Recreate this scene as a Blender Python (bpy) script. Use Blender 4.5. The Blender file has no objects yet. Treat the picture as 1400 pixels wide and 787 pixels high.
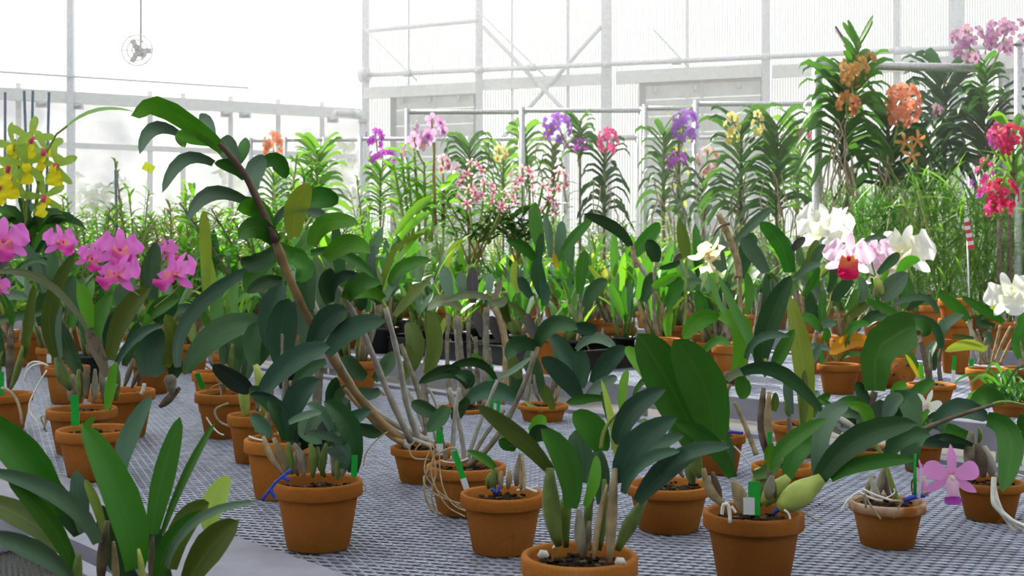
import bpy, math, random
from mathutils import Vector, Matrix
import numpy as np

S = bpy.context.scene
COL = S.collection
R = random.Random(7)

# ---------------------------------------------------------------- camera, world, sun, exposure
F, HZ, CZ = 1700.0, 350.0, 1.24          # focal length in pixels, horizon row, eye height (m)
cam_d = bpy.data.cameras.new('camera'); cam = bpy.data.objects.new('camera', cam_d); COL.objects.link(cam)
cam_d.sensor_width = 36.0; cam_d.lens = 36.0*F/1400.0
cam.location = (0, 0, CZ); cam.rotation_euler = (math.radians(90), 0, 0)
cam_d.shift_y = (HZ-393.5)/1400.0
cam_d.clip_end = 200; cam_d.clip_start = .05
cam_d.dof.use_dof = True; cam_d.dof.focus_distance = 2.1; cam_d.dof.aperture_fstop = 15
S.camera = cam

W = bpy.data.worlds.new('overcast_sky'); S.world = W; W.use_nodes = True
wn = W.node_tree.nodes; wl = W.node_tree.links
for n in list(wn): wn.remove(n)
wo = wn.new('ShaderNodeOutputWorld'); wb = wn.new('ShaderNodeBackground')
wt = wn.new('ShaderNodeTexCoord'); ws = wn.new('ShaderNodeSeparateXYZ'); wr = wn.new('ShaderNodeValToRGB')
wl.new(wt.outputs['Generated'], ws.inputs[0]); wl.new(ws.outputs['Z'], wr.inputs[0])
wr.color_ramp.elements[0].position = 0.0; wr.color_ramp.elements[0].color = (.55, .55, .56, 1)
wr.color_ramp.elements[1].position = 0.5; wr.color_ramp.elements[1].color = (.90, .95, 1.0, 1)
wl.new(wr.outputs[0], wb.inputs[0]); wb.inputs[1].default_value = 0.85
wl.new(wb.outputs[0], wo.inputs[0])

sun_d = bpy.data.lights.new('sun', 'SUN'); sun = bpy.data.objects.new('sun', sun_d); COL.objects.link(sun)
sun_d.energy = 7.0; sun_d.angle = math.radians(2.0); sun_d.color = (1.0, .95, .84)
_sv = Vector((.42, -.62, -.72))           # light travels from the back left, high, towards the camera
sun.rotation_euler = _sv.to_track_quat('-Z', 'Y').to_euler(); sun.location = (-6, 12, 12)

vs = S.view_settings
vs.view_transform = 'Standard'; vs.look = 'None'; vs.gamma = 1.0; vs.exposure = 0.42; vs.use_curve_mapping = False
cy = S.cycles
cy.max_bounces = 7; cy.diffuse_bounces = 4; cy.glossy_bounces = 2; cy.transmission_bounces = 4
cy.transparent_max_bounces = 12; cy.volume_bounces = 1; cy.caustics_reflective = False; cy.caustics_refractive = False
cy.sample_clamp_indirect = 4.0

# ---------------------------------------------------------------- materials
MATS = {}
def new_mat(name):
    m = bpy.data.materials.new(name); m.use_nodes = True
    nt = m.node_tree; nt.nodes.clear()
    o = nt.nodes.new('ShaderNodeOutputMaterial'); MATS[name] = m
    return m, nt, o
def N(nt, t, **kw):
    n = nt.nodes.new(t)
    for k, v in kw.items():
        if k in ('operation', 'blend_type', 'data_type', 'noise_dimensions', 'wave_type', 'bands_direction', 'feature'): setattr(n, k, v)
        else: n.inputs[k].default_value = v
    return n
def mixc(nt, fac, a, b, blend='MIX'):
    n = nt.nodes.new('ShaderNodeMix'); n.data_type = 'RGBA'; n.blend_type = blend
    for s, v in ((n.inputs[0], fac), (n.inputs[6], a), (n.inputs[7], b)):
        if hasattr(v, 'is_output'): nt.links.new(v, s)
        else: s.default_value = v if not isinstance(v, tuple) else (*v[:3], 1)
    return n.outputs[2]
def rng(nt, v, a, b, c=0., d=1.):
    n = nt.nodes.new('ShaderNodeMapRange'); nt.links.new(v, n.inputs[0])
    n.inputs[1].default_value = a; n.inputs[2].default_value = b; n.inputs[3].default_value = c; n.inputs[4].default_value = d
    return n.outputs[0]

def simple(name, col, rough=.6, metal=0., noise=.25, scale=30., spec=.4, bump=0., transl=0., randv=.0):
    """Procedural principled surface: colour varied by noise, optional translucency."""
    m, nt, o = new_mat(name)
    tc = N(nt, 'ShaderNodeTexCoord'); no = N(nt, 'ShaderNodeTexNoise', Scale=scale, Detail=4.)
    nt.links.new(tc.outputs['Object'], no.inputs['Vector'])
    dark = tuple(c*(1-noise) for c in col); lite = tuple(min(1, c*(1+noise)) for c in col)
    c = mixc(nt, rng(nt, no.outputs[0], .3, .7), dark, lite)
    if randv:
        oi = N(nt, 'ShaderNodeObjectInfo'); hs = N(nt, 'ShaderNodeHueSaturation')
        nt.links.new(rng(nt, oi.outputs['Random'], 0, 1, 1-randv, 1+randv), hs.inputs['Value'])
        nt.links.new(c, hs.inputs['Color']); c = hs.outputs[0]
    p = N(nt, 'ShaderNodeBsdfPrincipled', Roughness=rough, Metallic=metal); p.inputs['Specular IOR Level'].default_value = spec
    nt.links.new(c, p.inputs['Base Color'])
    if bump:
        b = N(nt, 'ShaderNodeBump', Strength=bump, Distance=.004); nt.links.new(no.outputs[0], b.inputs['Height'])
        nt.links.new(b.outputs[0], p.inputs['Normal'])
    out = p.outputs[0]
    if transl:
        t = N(nt, 'ShaderNodeBsdfTranslucent'); nt.links.new(c, t.inputs[0])
        mx = N(nt, 'ShaderNodeMixShader'); mx.inputs[0].default_value = transl
        nt.links.new(out, mx.inputs[1]); nt.links.new(t.outputs[0], mx.inputs[2]); out = mx.outputs[0]
    nt.links.new(out, o.inputs[0])
    return m

def leaf_mat(name, col, rib, transl=.3, rough=.40, back=None, spec=.40, blotch=None):
    """Leaf: midrib line and faint parallel veins across u, slight blotches, own translucency."""
    m, nt, o = new_mat(name)
    uv = N(nt, 'ShaderNodeUVMap'); sx = N(nt, 'ShaderNodeSeparateXYZ'); nt.links.new(uv.outputs[0], sx.inputs[0])
    u = sx.outputs[0]
    a = N(nt, 'ShaderNodeMath', operation='SUBTRACT'); nt.links.new(u, a.inputs[0]); a.inputs[1].default_value = .5
    ab = N(nt, 'ShaderNodeMath', operation='ABSOLUTE'); nt.links.new(a.outputs[0], ab.inputs[0])
    ribm = rng(nt, ab.outputs[0], .012, .05, .75, 0.)
    tc = N(nt, 'ShaderNodeTexCoord')
    no = N(nt, 'ShaderNodeTexNoise', Scale=14., Detail=5.); nt.links.new(tc.outputs['Object'], no.inputs['Vector'])
    oi = N(nt, 'ShaderNodeObjectInfo')
    hs = N(nt, 'ShaderNodeHueSaturation'); hs.inputs['Color'].default_value = (*col, 1)
    nt.links.new(rng(nt, oi.outputs['Random'], 0, 1, .72, 1.30), hs.inputs['Value'])
    ml = N(nt, 'ShaderNodeMath', operation='MULTIPLY'); nt.links.new(oi.outputs['Random'], ml.inputs[0]); ml.inputs[1].default_value = 7.13
    fr = N(nt, 'ShaderNodeMath', operation='FRACT'); nt.links.new(ml.outputs[0], fr.inputs[0])
    nt.links.new(rng(nt, fr.outputs[0], 0, 1, .488, .512), hs.inputs['Hue'])
    c = mixc(nt, rng(nt, no.outputs[0], .35, .75, 0, .30), hs.outputs[0], tuple(x*1.7 for x in col))
    if blotch:
        n2 = N(nt, 'ShaderNodeTexNoise', Scale=60., Detail=2.); nt.links.new(tc.outputs['Object'], n2.inputs['Vector'])
        c = mixc(nt, rng(nt, n2.outputs[0], .58, .68, 0, .7), c, blotch)
    c = mixc(nt, ribm, c, rib)
    vein = N(nt, 'ShaderNodeTexWave', Scale=9., Distortion=.4); nt.links.new(uv.outputs[0], vein.inputs[0])
    b = N(nt, 'ShaderNodeBump', Strength=.12, Distance=.002); nt.links.new(vein.outputs[1], b.inputs['Height'])
    p = N(nt, 'ShaderNodeBsdfPrincipled', Roughness=rough); p.inputs['Specular IOR Level'].default_value = spec
    nt.links.new(c, p.inputs['Base Color']); nt.links.new(b.outputs[0], p.inputs['Normal'])
    t = N(nt, 'ShaderNodeBsdfTranslucent')
    nt.links.new(mixc(nt, .55, c, tuple(min(1, x*2.2) for x in (col[0]*1.5, col[1]*1.35, col[2]*.6))), t.inputs[0])
    mx = N(nt, 'ShaderNodeMixShader'); mx.inputs[0].default_value = transl
    nt.links.new(p.outputs[0], mx.inputs[1]); nt.links.new(t.outputs[0], mx.inputs[2]); nt.links.new(mx.outputs[0], o.inputs[0])
    return m

leaf_mat('leaf_dark', (.026, .094, .026), (.05, .13, .04), .18)
leaf_mat('leaf_black', (.010, .026, .014), (.03, .06, .03), .08)
leaf_mat('leaf_blue', (.034, .100, .056), (.06, .13, .08), .15, rough=.45)
leaf_mat('leaf_grey', (.115, .205, .135), (.15, .25, .16), .18, rough=.5)
leaf_mat('leaf_mid', (.054, .200, .020), (.10, .25, .05), .30)
leaf_mat('leaf_bright', (.125, .330, .028), (.20, .38, .07), .36)
leaf_mat('leaf_light', (.32, .46, .085), (.36, .48, .14), .40)
leaf_mat('leaf_olive', (.105, .165, .024), (.17, .22, .06), .28)
leaf_mat('leaf_pale', (.30, .38, .25), (.42, .48, .34), .25, rough=.55)
leaf_mat('leaf_purple', (.075, .062, .075), (.12, .10, .10), .12)
leaf_mat('leaf_yellow', (.56, .46, .035), (.6, .5, .1), .4)
leaf_mat('leaf_orange', (.62, .31, .020), (.5, .25, .04), .35)
leaf_mat('leaf_spotted', (.16, .22, .025), (.22, .28, .06), .3, blotch=(.10, .13, .02))
leaf_mat('leaf_dry', (.20, .165, .125), (.26, .21, .16), .1, rough=.8, spec=.15, blotch=(.09, .07, .06))
leaf_mat('leaf_fine', (.10, .24, .035), (.16, .30, .06), .42)
leaf_mat('leaf_vanda', (.050, .150, .028), (.10, .22, .06), .36)
simple('bulb_green', (.115, .175, .035), .45, noise=.35, scale=40, bump=.3)
simple('bulb_light', (.34, .42, .09), .42, noise=.25, scale=35, bump=.2)
simple('bulb_tan', (.33, .255, .15), .8, noise=.4, scale=45, bump=.5, spec=.15)
simple('bulb_grey', (.23, .21, .165), .8, noise=.4, scale=50, bump=.5, spec=.15)
simple('bulb_brown', (.15, .115, .085), .85, noise=.45, scale=45, bump=.5, spec=.1)
simple('cane_white', (.42, .40, .36), .7, noise=.25, scale=40, bump=.2, spec=.2)
simple('cane_brown', (.30, .195, .085), .55, noise=.45, scale=25, bump=.2)
simple('cane_purple', (.115, .068, .055), .5, noise=.45, scale=25, bump=.2)
simple('cane_green', (.22, .30, .06), .5, noise=.3, scale=30)
simple('root_pale', (.40, .33, .22), .8, noise=.3, scale=60, spec=.15)
simple('root_white', (.80, .80, .76), .7, noise=.15, scale=60, spec=.2)
simple('bark', (.028, .019, .013), .95, noise=.6, scale=80, bump=.6, spec=.1)
simple('bark_chip', (.10, .065, .04), .9, noise=.6, scale=90, bump=.5, spec=.1, randv=.3)
simple('pebble', (.62, .62, .58), .8, noise=.2, scale=80)
simple('black_plastic', (.014, .015, .017), .45, noise=.2)
simple('tag_green', (.012, .42, .045), .5, noise=.1, transl=.2)
simple('tag_white', (.72, .74, .80), .5, noise=.08, transl=.2)
simple('blue_tie', (.025, .055, .42), .5, noise=.2)
simple('stake_blue', (.10, .14, .20), .5, noise=.2)
simple('galvanised', (.56, .57, .59), .42, .5, noise=.18, scale=60)
simple('mesh_zinc', (.37, .40, .52), .36, .35, noise=.3, scale=35)
simple('grey_board', (.25, .25, .32), .7, noise=.16, scale=12, bump=.2)
simple('white_trim', (.85, .86, .85), .5, noise=.06, scale=20)
simple('pale_pipe', (.70, .72, .76), .45, .1, noise=.1)
simple('shutter_grey', (.70, .71, .70), .6, noise=.08, scale=8, randv=.05)
simple('shutter_frame', (.36, .36, .35), .6, noise=.1)
simple('sticky_yellow', (.72, .78, .04), .5, noise=.1, transl=.4)
simple('stripe_red', (.65, .03, .05), .5, noise=.1)
simple('foliage_far', (.09, .17, .05), .7, noise=.5, scale=3, transl=.2)

def terracotta():
    m, nt, o = new_mat('terracotta')
    tc = N(nt, 'ShaderNodeTexCoord'); oi = N(nt, 'ShaderNodeObjectInfo')
    n1 = N(nt, 'ShaderNodeTexNoise', Scale=9., Detail=6.); n2 = N(nt, 'ShaderNodeTexNoise', Scale=300., Detail=2.)
    mp = N(nt, 'ShaderNodeVectorMath', operation='ADD'); nt.links.new(tc.outputs['Object'], mp.inputs[0]); nt.links.new(oi.outputs['Random'], mp.inputs[1])
    nt.links.new(mp.outputs[0], n1.inputs['Vector']); nt.links.new(tc.outputs['Object'], n2.inputs['Vector'])
    c = mixc(nt, rng(nt, n1.outputs[0], .3, .7), (.33, .108, .014), (.47, .175, .028))
    c = mixc(nt, rng(nt, n1.outputs[0], .60, .74, 0, .55), c, (.46, .26, .13))
    c = mixc(nt, rng(nt, n2.outputs[0], .35, .7, 0, .30), c, (.22, .07, .02))
    hs = N(nt, 'ShaderNodeHueSaturation'); nt.links.new(c, hs.inputs['Color'])
    nt.links.new(rng(nt, oi.outputs['Random'], 0, 1, .72, 1.1), hs.inputs['Value'])
    p = N(nt, 'ShaderNodeBsdfPrincipled', Roughness=.85); p.inputs['Specular IOR Level'].default_value = .2
    b = N(nt, 'ShaderNodeBump', Strength=.25, Distance=.002); nt.links.new(n2.outputs[0], b.inputs['Height'])
    nt.links.new(hs.outputs[0], p.inputs['Base Color']); nt.links.new(b.outputs[0], p.inputs['Normal']); nt.links.new(p.outputs[0], o.inputs[0])
terracotta()
def chalky():
    m = MATS['terracotta'].copy(); m.name = 'terracotta_chalky'; MATS[m.name] = m; nt = m.node_tree
    p = [n for n in nt.nodes if n.type == 'BSDF_PRINCIPLED'][0]; src = p.inputs['Base Color'].links[0].from_socket
    tc = N(nt, 'ShaderNodeTexCoord'); sx = N(nt, 'ShaderNodeSeparateXYZ'); nt.links.new(tc.outputs['Object'], sx.inputs[0])
    no = N(nt, 'ShaderNodeTexNoise', Scale=38., Detail=5.); nt.links.new(tc.outputs['Object'], no.inputs['Vector'])
    a = N(nt, 'ShaderNodeMath', operation='MULTIPLY'); nt.links.new(rng(nt, sx.outputs[2], .050, .066), a.inputs[0]); nt.links.new(rng(nt, no.outputs[0], .38, .6, 0, .75), a.inputs[1])
    nt.links.new(mixc(nt, a.outputs[0], src, (.62, .52, .44)), p.inputs['Base Color'])
chalky()

def petal_mat(name, inner, outer, rough=.6, transl=.4):
    """Petal: colour runs from the throat (v=0) to the edge (v=1)."""
    m, nt, o = new_mat(name)
    uv = N(nt, 'ShaderNodeUVMap'); sx = N(nt, 'ShaderNodeSeparateXYZ'); nt.links.new(uv.outputs[0], sx.inputs[0])
    c = mixc(nt, rng(nt, sx.outputs[1], .05, .6), inner, outer)
    w = N(nt, 'ShaderNodeTexWave', Scale=6., Distortion=1.5); nt.links.new(uv.outputs[0], w.inputs[0])
    c = mixc(nt, rng(nt, w.outputs[1], .3, 1., 0, .12), c, tuple(x*.6 for x in outer))
    p = N(nt, 'ShaderNodeBsdfPrincipled', Roughness=rough); p.inputs['Specular IOR Level'].default_value = .25
    t = N(nt, 'ShaderNodeBsdfTranslucent'); nt.links.new(c, p.inputs['Base Color']); nt.links.new(c, t.inputs[0])
    mx = N(nt, 'ShaderNodeMixShader'); mx.inputs[0].default_value = transl
    nt.links.new(p.outputs[0], mx.inputs[1]); nt.links.new(t.outputs[0], mx.inputs[2]); nt.links.new(mx.outputs[0], o.inputs[0])
petal_mat('petal_pink', (.88, .26, .74), (.88, .21, .78))
petal_mat('lip_pink', (.85, .45, .12), (.80, .08, .50))
petal_mat('petal_magenta', (.72, .30, .05), (.55, .015, .25))
petal_mat('petal_white', (.86, .88, .62), (.95, .96, .94), .6, .6)
petal_mat('petal_blush', (.92, .70, .84), (.94, .66, .88), .6, .55)
petal_mat('lip_crimson', (.85, .42, .02), (.62, .01, .10))
petal_mat('lip_cream', (.80, .66, .25), (.85, .80, .70))
petal_mat('petal_rose', (.84, .36, .74), (.84, .33, .78))
petal_mat('petal_purple', (.42, .12, .62), (.42, .16, .72))
petal_mat('petal_violet', (.58, .08, .62), (.56, .09, .64))
petal_mat('petal_lilac', (.72, .40, .62), (.76, .50, .76))
petal_mat('petal_orange', (.78, .26, .05), (.85, .38, .14))
petal_mat('petal_coral', (.85, .26, .12), (.90, .36, .22))
petal_mat('petal_amber', (.62, .28, .05), (.70, .40, .12))
petal_mat('petal_hotpink', (.80, .10, .28), (.80, .10, .34))
petal_mat('petal_red', (.60, .03, .08), (.62, .04, .12))
petal_mat('petal_pinkwhite', (.62, .08, .22), (.88, .68, .74))
petal_mat('petal_yellow', (.88, .72, .02), (.92, .82, .02))
petal_mat('petal_cream', (.80, .66, .16), (.86, .76, .36))
petal_mat('petal_ivory', (.80, .66, .30), (.86, .80, .62), .6, .5)
petal_mat('petal_lime', (.40, .54, .08), (.36, .54, .09))
petal_mat('petal_peach', (.62, .36, .28), (.82, .56, .60))
petal_mat('petal_dusk', (.70, .52, .50), (.52, .26, .46))

# ---------------------------------------------------------------- object helpers
def P(px, py, Y):
    return Vector(((px-700.)/F*Y, Y, CZ-(py-HZ)/F*Y))
def tag(o, label=None, cat=None, group=None, kind=None):
    if label: o['label'] = label
    if cat: o['category'] = cat
    if group: o['group'] = group
    if kind: o['kind'] = kind
    return o
def empty(name, loc):
    o = bpy.data.objects.new(name, None); o.location = loc; o.empty_display_size = .05
    COL.objects.link(o); return o
def link(name, me, parent=None, loc=None):
    o = bpy.data.objects.new(name, me); COL.objects.link(o)
    if parent: o.parent = parent
    if loc is not None: o.location = loc
    return o
def copy_tree(o, parent=None):
    c = o.copy(); COL.objects.link(c); c.parent = parent
    for ch in KIDS.get(o.name, ()): KIDS.setdefault(c.name, []).append(copy_tree(ch, c))
    return c
KIDS = {}
def kid(parent, o):
    KIDS.setdefault(parent.name, []).append(o); return o

class MB:
    """Collects shapes; build() links them as one mesh object."""
    def __init__(s): s.v = []; s.f = []; s.uv = []; s.mi = []; s.cur = 0
    def add(s, v, f, uv=None):
        b = len(s.v); s.v += [tuple(x) for x in v]
        s.f += [tuple(i+b for i in q) for q in f]
        s.uv += [tuple(x) for x in uv] if uv is not None else [(0.3, .5)]*len(v)
        s.mi += [s.cur]*len(f)
    def box(s, c, sx, sy, sz, rot=None):
        v = [Vector((x*sx/2, y*sy/2, z*sz/2)) for x in (-1, 1) for y in (-1, 1) for z in (-1, 1)]
        if rot is not None: v = [rot @ q for q in v]
        c = Vector(c)
        s.add([c+q for q in v], [(0, 1, 3, 2), (4, 6, 7, 5), (0, 4, 5, 1), (2, 3, 7, 6), (0, 2, 6, 4), (1, 5, 7, 3)])
    def bar(s, a, b, w, h=None, up=Vector((0, 0, 1))):
        a, b = Vector(a), Vector(b); h = h or w
        t = (b-a).normalized(); sd = t.cross(up)
        sd = sd.normalized() if sd.length > 1e-4 else Vector((1, 0, 0)); n = sd.cross(t)
        v = [p+sd*(i*w/2)+n*(j*h/2) for p in (a, b) for i, j in ((-1, -1), (1, -1), (1, 1), (-1, 1))]
        s.add(v, [(0, 1, 5, 4), (1, 2, 6, 5), (2, 3, 7, 6), (3, 0, 4, 7), (0, 3, 2, 1), (4, 5, 6, 7)])
    def tube(s, pts, rad, n=8, cap=True):
        pts = [Vector(p) for p in pts]; k = len(pts)
        if not hasattr(rad, '__len__'): rad = [rad]*k
        v = []; uv = []; prev = None
        for i, p in enumerate(pts):
            t = (pts[min(i+1, k-1)]-pts[max(i-1, 0)])
            t = t.normalized() if t.length > 1e-9 else Vector((0, 0, 1))
            if prev is None:
                a = Vector((1, 0, 0)) if abs(t.x) < .8 else Vector((0, 1, 0)); sd = t.cross(a).normalized()
            else:
                sd = prev-t*prev.dot(t); sd = sd.normalized() if sd.length > 1e-6 else prev
            prev = sd; b = t.cross(sd)
            for j in range(n):
                an = 2*math.pi*j/n; v.append(p+(sd*math.cos(an)+b*math.sin(an))*rad[i]); uv.append((.3, i/(k-1)))
        f = [(i*n+j, i*n+(j+1) % n, (i+1)*n+(j+1) % n, (i+1)*n+j) for i in range(k-1) for j in range(n)]
        if cap: f += [tuple(range(n-1, -1, -1)), tuple((k-1)*n+j for j in range(n))]
        s.add(v, f, uv)
    def lathe(s, prof, n=24):
        k = len(prof); v = []; uv = []
        for r, z in prof:
            for j in range(n):
                a = 2*math.pi*j/n; v.append((r*math.cos(a), r*math.sin(a), z)); uv.append((j/n, z))
        s.add(v, [(i*n+j, i*n+(j+1) % n, (i+1)*n+(j+1) % n, (i+1)*n+j) for i in range(k-1) for j in range(n)], uv)
    def grid(s, g, uvf=None):
        a, b = len(g), len(g[0]); v = []; uv = []
        for i in range(a):
            for j in range(b): v.append(g[i][j]); uv.append((j/(b-1), i/(a-1)))
        s.add(v, [(i*b+j, i*b+j+1, (i+1)*b+j+1, (i+1)*b+j) for i in range(a-1) for j in range(b-1)], uv)
    def mesh(s, name, mats, smooth=True, origin=None):
        v = np.array(s.v, dtype=np.float32)
        if origin is not None: v = v-np.array(origin, dtype=np.float32)
        me = bpy.data.meshes.new(name); me.from_pydata(v.tolist(), [], s.f)
        uvl = me.uv_layers.new(name='UVMap'); idx = np.empty(len(me.loops), dtype=np.int32); me.loops.foreach_get('vertex_index', idx)
        uvl.data.foreach_set('uv', np.array(s.uv, dtype=np.float32)[idx].ravel())
        for m in ([mats] if isinstance(mats, str) else mats): me.materials.append(MATS[m])
        if any(s.mi): me.polygons.foreach_set('material_index', s.mi)
        if smooth: me.polygons.foreach_set('use_smooth', [True]*len(me.polygons))
        me.update(); return me
    def build(s, name, mats, parent=None, smooth=True, origin=None):
        if parent is not None and origin is None: origin = parent_origin(parent)
        o = link(name, s.mesh(name, mats, smooth, origin), parent)
        if parent: kid(parent, o)
        return o
def parent_origin(p):
    v = Vector(p.location)
    while p.parent: p = p.parent; v += Vector(p.location)
    return v

def curve(pts, ts):
    """Samples a smooth curve through 2..n points at parameters ts in 0..1."""
    pts = [Vector(p) for p in pts]; n = len(pts)
    if n == 2: return [pts[0].lerp(pts[1], t) for t in ts]
    if n == 3:
        c = 2*pts[1]-.5*(pts[0]+pts[2])
        return [pts[0]*(1-t)**2+c*2*t*(1-t)+pts[2]*t*t for t in ts]
    out = []
    q = [2*pts[0]-pts[1]]+pts+[2*pts[-1]-pts[-2]]
    for t in ts:
        x = min(t*(n-1), n-1-1e-6); i = int(x); u = x-i; a, b, c, d = q[i:i+4]
        out.append(.5*((2*b)+(c-a)*u+(2*a-5*b+4*c-d)*u*u+(3*b-a-3*c+d)*u**3))
    return out
TS9 = [0, .10, .24, .40, .56, .72, .85, .94, 1.]
TS6 = [0, .18, .42, .68, .88, 1.]
def strap(t, base=.46, peak=.5, tip=.48):
    """Leaf half-width along its length (1 = widest): narrow base, rounded or pointed tip."""
    a = base+(1-base)*min(1, t/peak)**.75 if t < peak else max(0., 1-((t-peak)/(1-peak))**2)**tip
    return max(a, .03)
def ribbon(mb, pts, w, face, roll=0., fold=.22, ts=TS9, across=4, thick=0., base=.42, peak=.5, tip=.55, ruffle=0., ph=0.):
    """Blade of width w along pts; face(p) is the direction its upper side looks towards."""
    c = curve(pts, ts); k = len(c); rows = []; under = []
    for i, p in enumerate(c):
        t = (c[min(i+1, k-1)]-c[max(i-1, 0)]); t = t.normalized() if t.length > 1e-9 else Vector((0, 0, 1))
        f = face(p); s = t.cross(f)
        s = s.normalized() if s.length > 1e-4 else Vector((1, 0, 0)); n = s.cross(t).normalized()
        if roll: s, n = s*math.cos(roll)+n*math.sin(roll), n*math.cos(roll)-s*math.sin(roll)
        hw = .5*w*strap(ts[i], base, peak, tip); row = []; ur = []
        for j in range(across+1):
            x = 2*j/across-1
            q = p+s*(x*hw)+n*(fold*abs(x)*hw)
            if ruffle: q = q+n*(ruffle*hw*abs(x)*math.sin(ts[i]*15+ph+(2 if x > 0 else 0)))
            row.append(q)
            ur.append(q-n*thick*(1-x*x))
        rows.append(row); under.append(ur)
    mb.grid(rows)
    if thick:
        a, b = k, across+1; off = len(mb.v)
        v = [q for r in under for q in r]; uv = [(j/across, ts[i]) for i in range(k) for j in range(b)]
        mb.add(v, [(i*b+j, (i+1)*b+j, (i+1)*b+j+1, i*b+j+1) for i in range(a-1) for j in range(b-1)], uv)
CAMP = Vector((0, 0, CZ))
def to_cam(p): return (CAMP-p).normalized()

# shared pieces of potted plants
def lathe_pot(w, h):
    m = MB(); rt = w/2; rb = rt*.70; k = .77*h; t = rt*.10
    m.lathe([(0, 0), (rb*.96, 0), (rb, h*.02), (rt*.885, k*.98), (rt*.89, k), (rt*.985, k+.01*h), (rt, h*.80), (rt, h*.96), (rt*.985, h*.99), (rt*.955, h),
             (rt-t*1.0, h*.995), (rt-t*1.25, h*.96), (rt*.80, h*.70)], 32)
    return m
POTM = {}
def pot_mesh(w, h, mat='terracotta'):
    key = (round(w, 3), round(h, 3), mat)
    if key not in POTM:
        if mat.startswith('terracotta'): m = lathe_pot(*key[:2])
        else:
            m = MB(); r = w/2
            m.lathe([(0, 0), (r*.74, 0), (r*.92, h*.86), (r*1., h*.88), (r, h), (r*.93, h), (r*.88, h*.8), (r*.8, h*.6)], 24)
        POTM[key] = m.mesh('pot', mat)
    return POTM[key]
def bark_mesh(seed, chips=46):
    r = random.Random(seed); m = MB(); g = []
    for i in range(6):
        rr = .43*i/5; g.append([Vector((rr*math.cos(a*math.pi/10), rr*math.sin(a*math.pi/10), r.uniform(-.02, .03)-.03*(i == 5))) for a in range(20)])
    for q in g: q.append(q[0])
    m.grid(g)
    for _ in range(chips):
        a = r.uniform(0, 6.28); d = .41*math.sqrt(r.random()); sx, sy, sz = r.uniform(.03, .09), r.uniform(.02, .05), r.uniform(.015, .03)
        rot = Matrix.Rotation(r.uniform(0, 6.28), 3, 'Z') @ Matrix.Rotation(r.uniform(-.6, .6), 3, 'X')
        m.cur = 1 if r.random() < .45 else 0
        m.box((d*math.cos(a), d*math.sin(a), r.uniform(.01, .04)), sx, sy, sz, rot)
    m.cur = 0
    return m.mesh('bark_mix', ['bark', 'bark_chip'], smooth=False)
BARK = [bark_mesh(s) for s in range(4)]
def add_pot(root, w, h, mat='terracotta', dz=0., yaw=0.):
    o = link('pot', pot_mesh(w, h, mat), root, (0, 0, dz)); kid(root, o); o.rotation_euler.z = yaw
    b = link('bark_mix', BARK[R.randrange(4)], root, (0, 0, dz+h*.84)); kid(root, b); b.scale = (w, w, w); b.rotation_euler.z = R.uniform(0, 6.28)
    tag(b, kind='stuff')
    return o
# ================================================================= the setting
def struct(name, mb, mat, smooth=False, parent=None):
    o = mb.build(name, mat, parent, smooth=smooth)
    if parent is None: o['kind'] = 'structure'
    return o

def floor_mat():
    m, nt, o = new_mat('concrete')
    tc = N(nt, 'ShaderNodeTexCoord'); n1 = N(nt, 'ShaderNodeTexNoise', Scale=1.3, Detail=8.); n2 = N(nt, 'ShaderNodeTexNoise', Scale=40., Detail=4.)
    for n in (n1, n2): nt.links.new(tc.outputs['Object'], n.inputs['Vector'])
    c = mixc(nt, rng(nt, n1.outputs[0], .3, .7), (.10, .095, .095), (.19, .18, .175)); c = mixc(nt, rng(nt, n2.outputs[0], .4, .7, 0, .25), c, (.13, .115, .10))
    p = N(nt, 'ShaderNodeBsdfPrincipled', Roughness=.9); nt.links.new(c, p.inputs['Base Color']); nt.links.new(p.outputs[0], o.inputs[0])
floor_mat()
def poly_mat(name, transl, clear, col=(.9, .92, .92), ribs=True):
    """Twin-wall polycarbonate or milky glass: part diffuse, part translucent, part clear."""
    m, nt, o = new_mat(name)
    d = N(nt, 'ShaderNodeBsdfDiffuse'); t = N(nt, 'ShaderNodeBsdfTranslucent'); tr = N(nt, 'ShaderNodeBsdfTransparent')
    d.inputs[0].default_value = t.inputs[0].default_value = (*col, 1)
    tc = N(nt, 'ShaderNodeTexCoord'); no = N(nt, 'ShaderNodeTexNoise', Scale=1.6, Detail=5.); nt.links.new(tc.outputs['Object'], no.inputs['Vector'])
    a = N(nt, 'ShaderNodeMixShader'); a.inputs[0].default_value = transl; nt.links.new(d.outputs[0], a.inputs[1]); nt.links.new(t.outputs[0], a.inputs[2])
    b = N(nt, 'ShaderNodeMixShader'); nt.links.new(rng(nt, no.outputs[0], .3, .7, clear*.6, min(1, clear*1.3)), b.inputs[0])
    nt.links.new(a.outputs[0], b.inputs[1]); nt.links.new(tr.outputs[0], b.inputs[2]); nt.links.new(b.outputs[0], o.inputs[0])
poly_mat('polycarbonate', .80, .10)
poly_mat('milky_glass', .55, .80)
poly_mat('sun_shade_sheet', .80, .0, (.80, .82, .82))  # sheet of the unseen roof added to block the sun

simple('fill_blocker_grey', (.22, .22, .21), .9, noise=.15, scale=6)  # dull grey for the added walls that hold back fill light
m = MB(); m.box((0, 8, -.05), 34, 40, .1); struct('floor', m, 'concrete')
# ---- bench axes: d runs along the benches (away to the left), n across them
D = Vector((-.656, .755, 0)); NN = Vector((.755, .656, 0)); BZ = .80
def SN(s, n, z=BZ): return D*s+NN*n+Vector((0, 0, z))
def to_sn(p): return (p.x*D.x+p.y*D.y, p.x*NN.x+p.y*NN.y)

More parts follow.
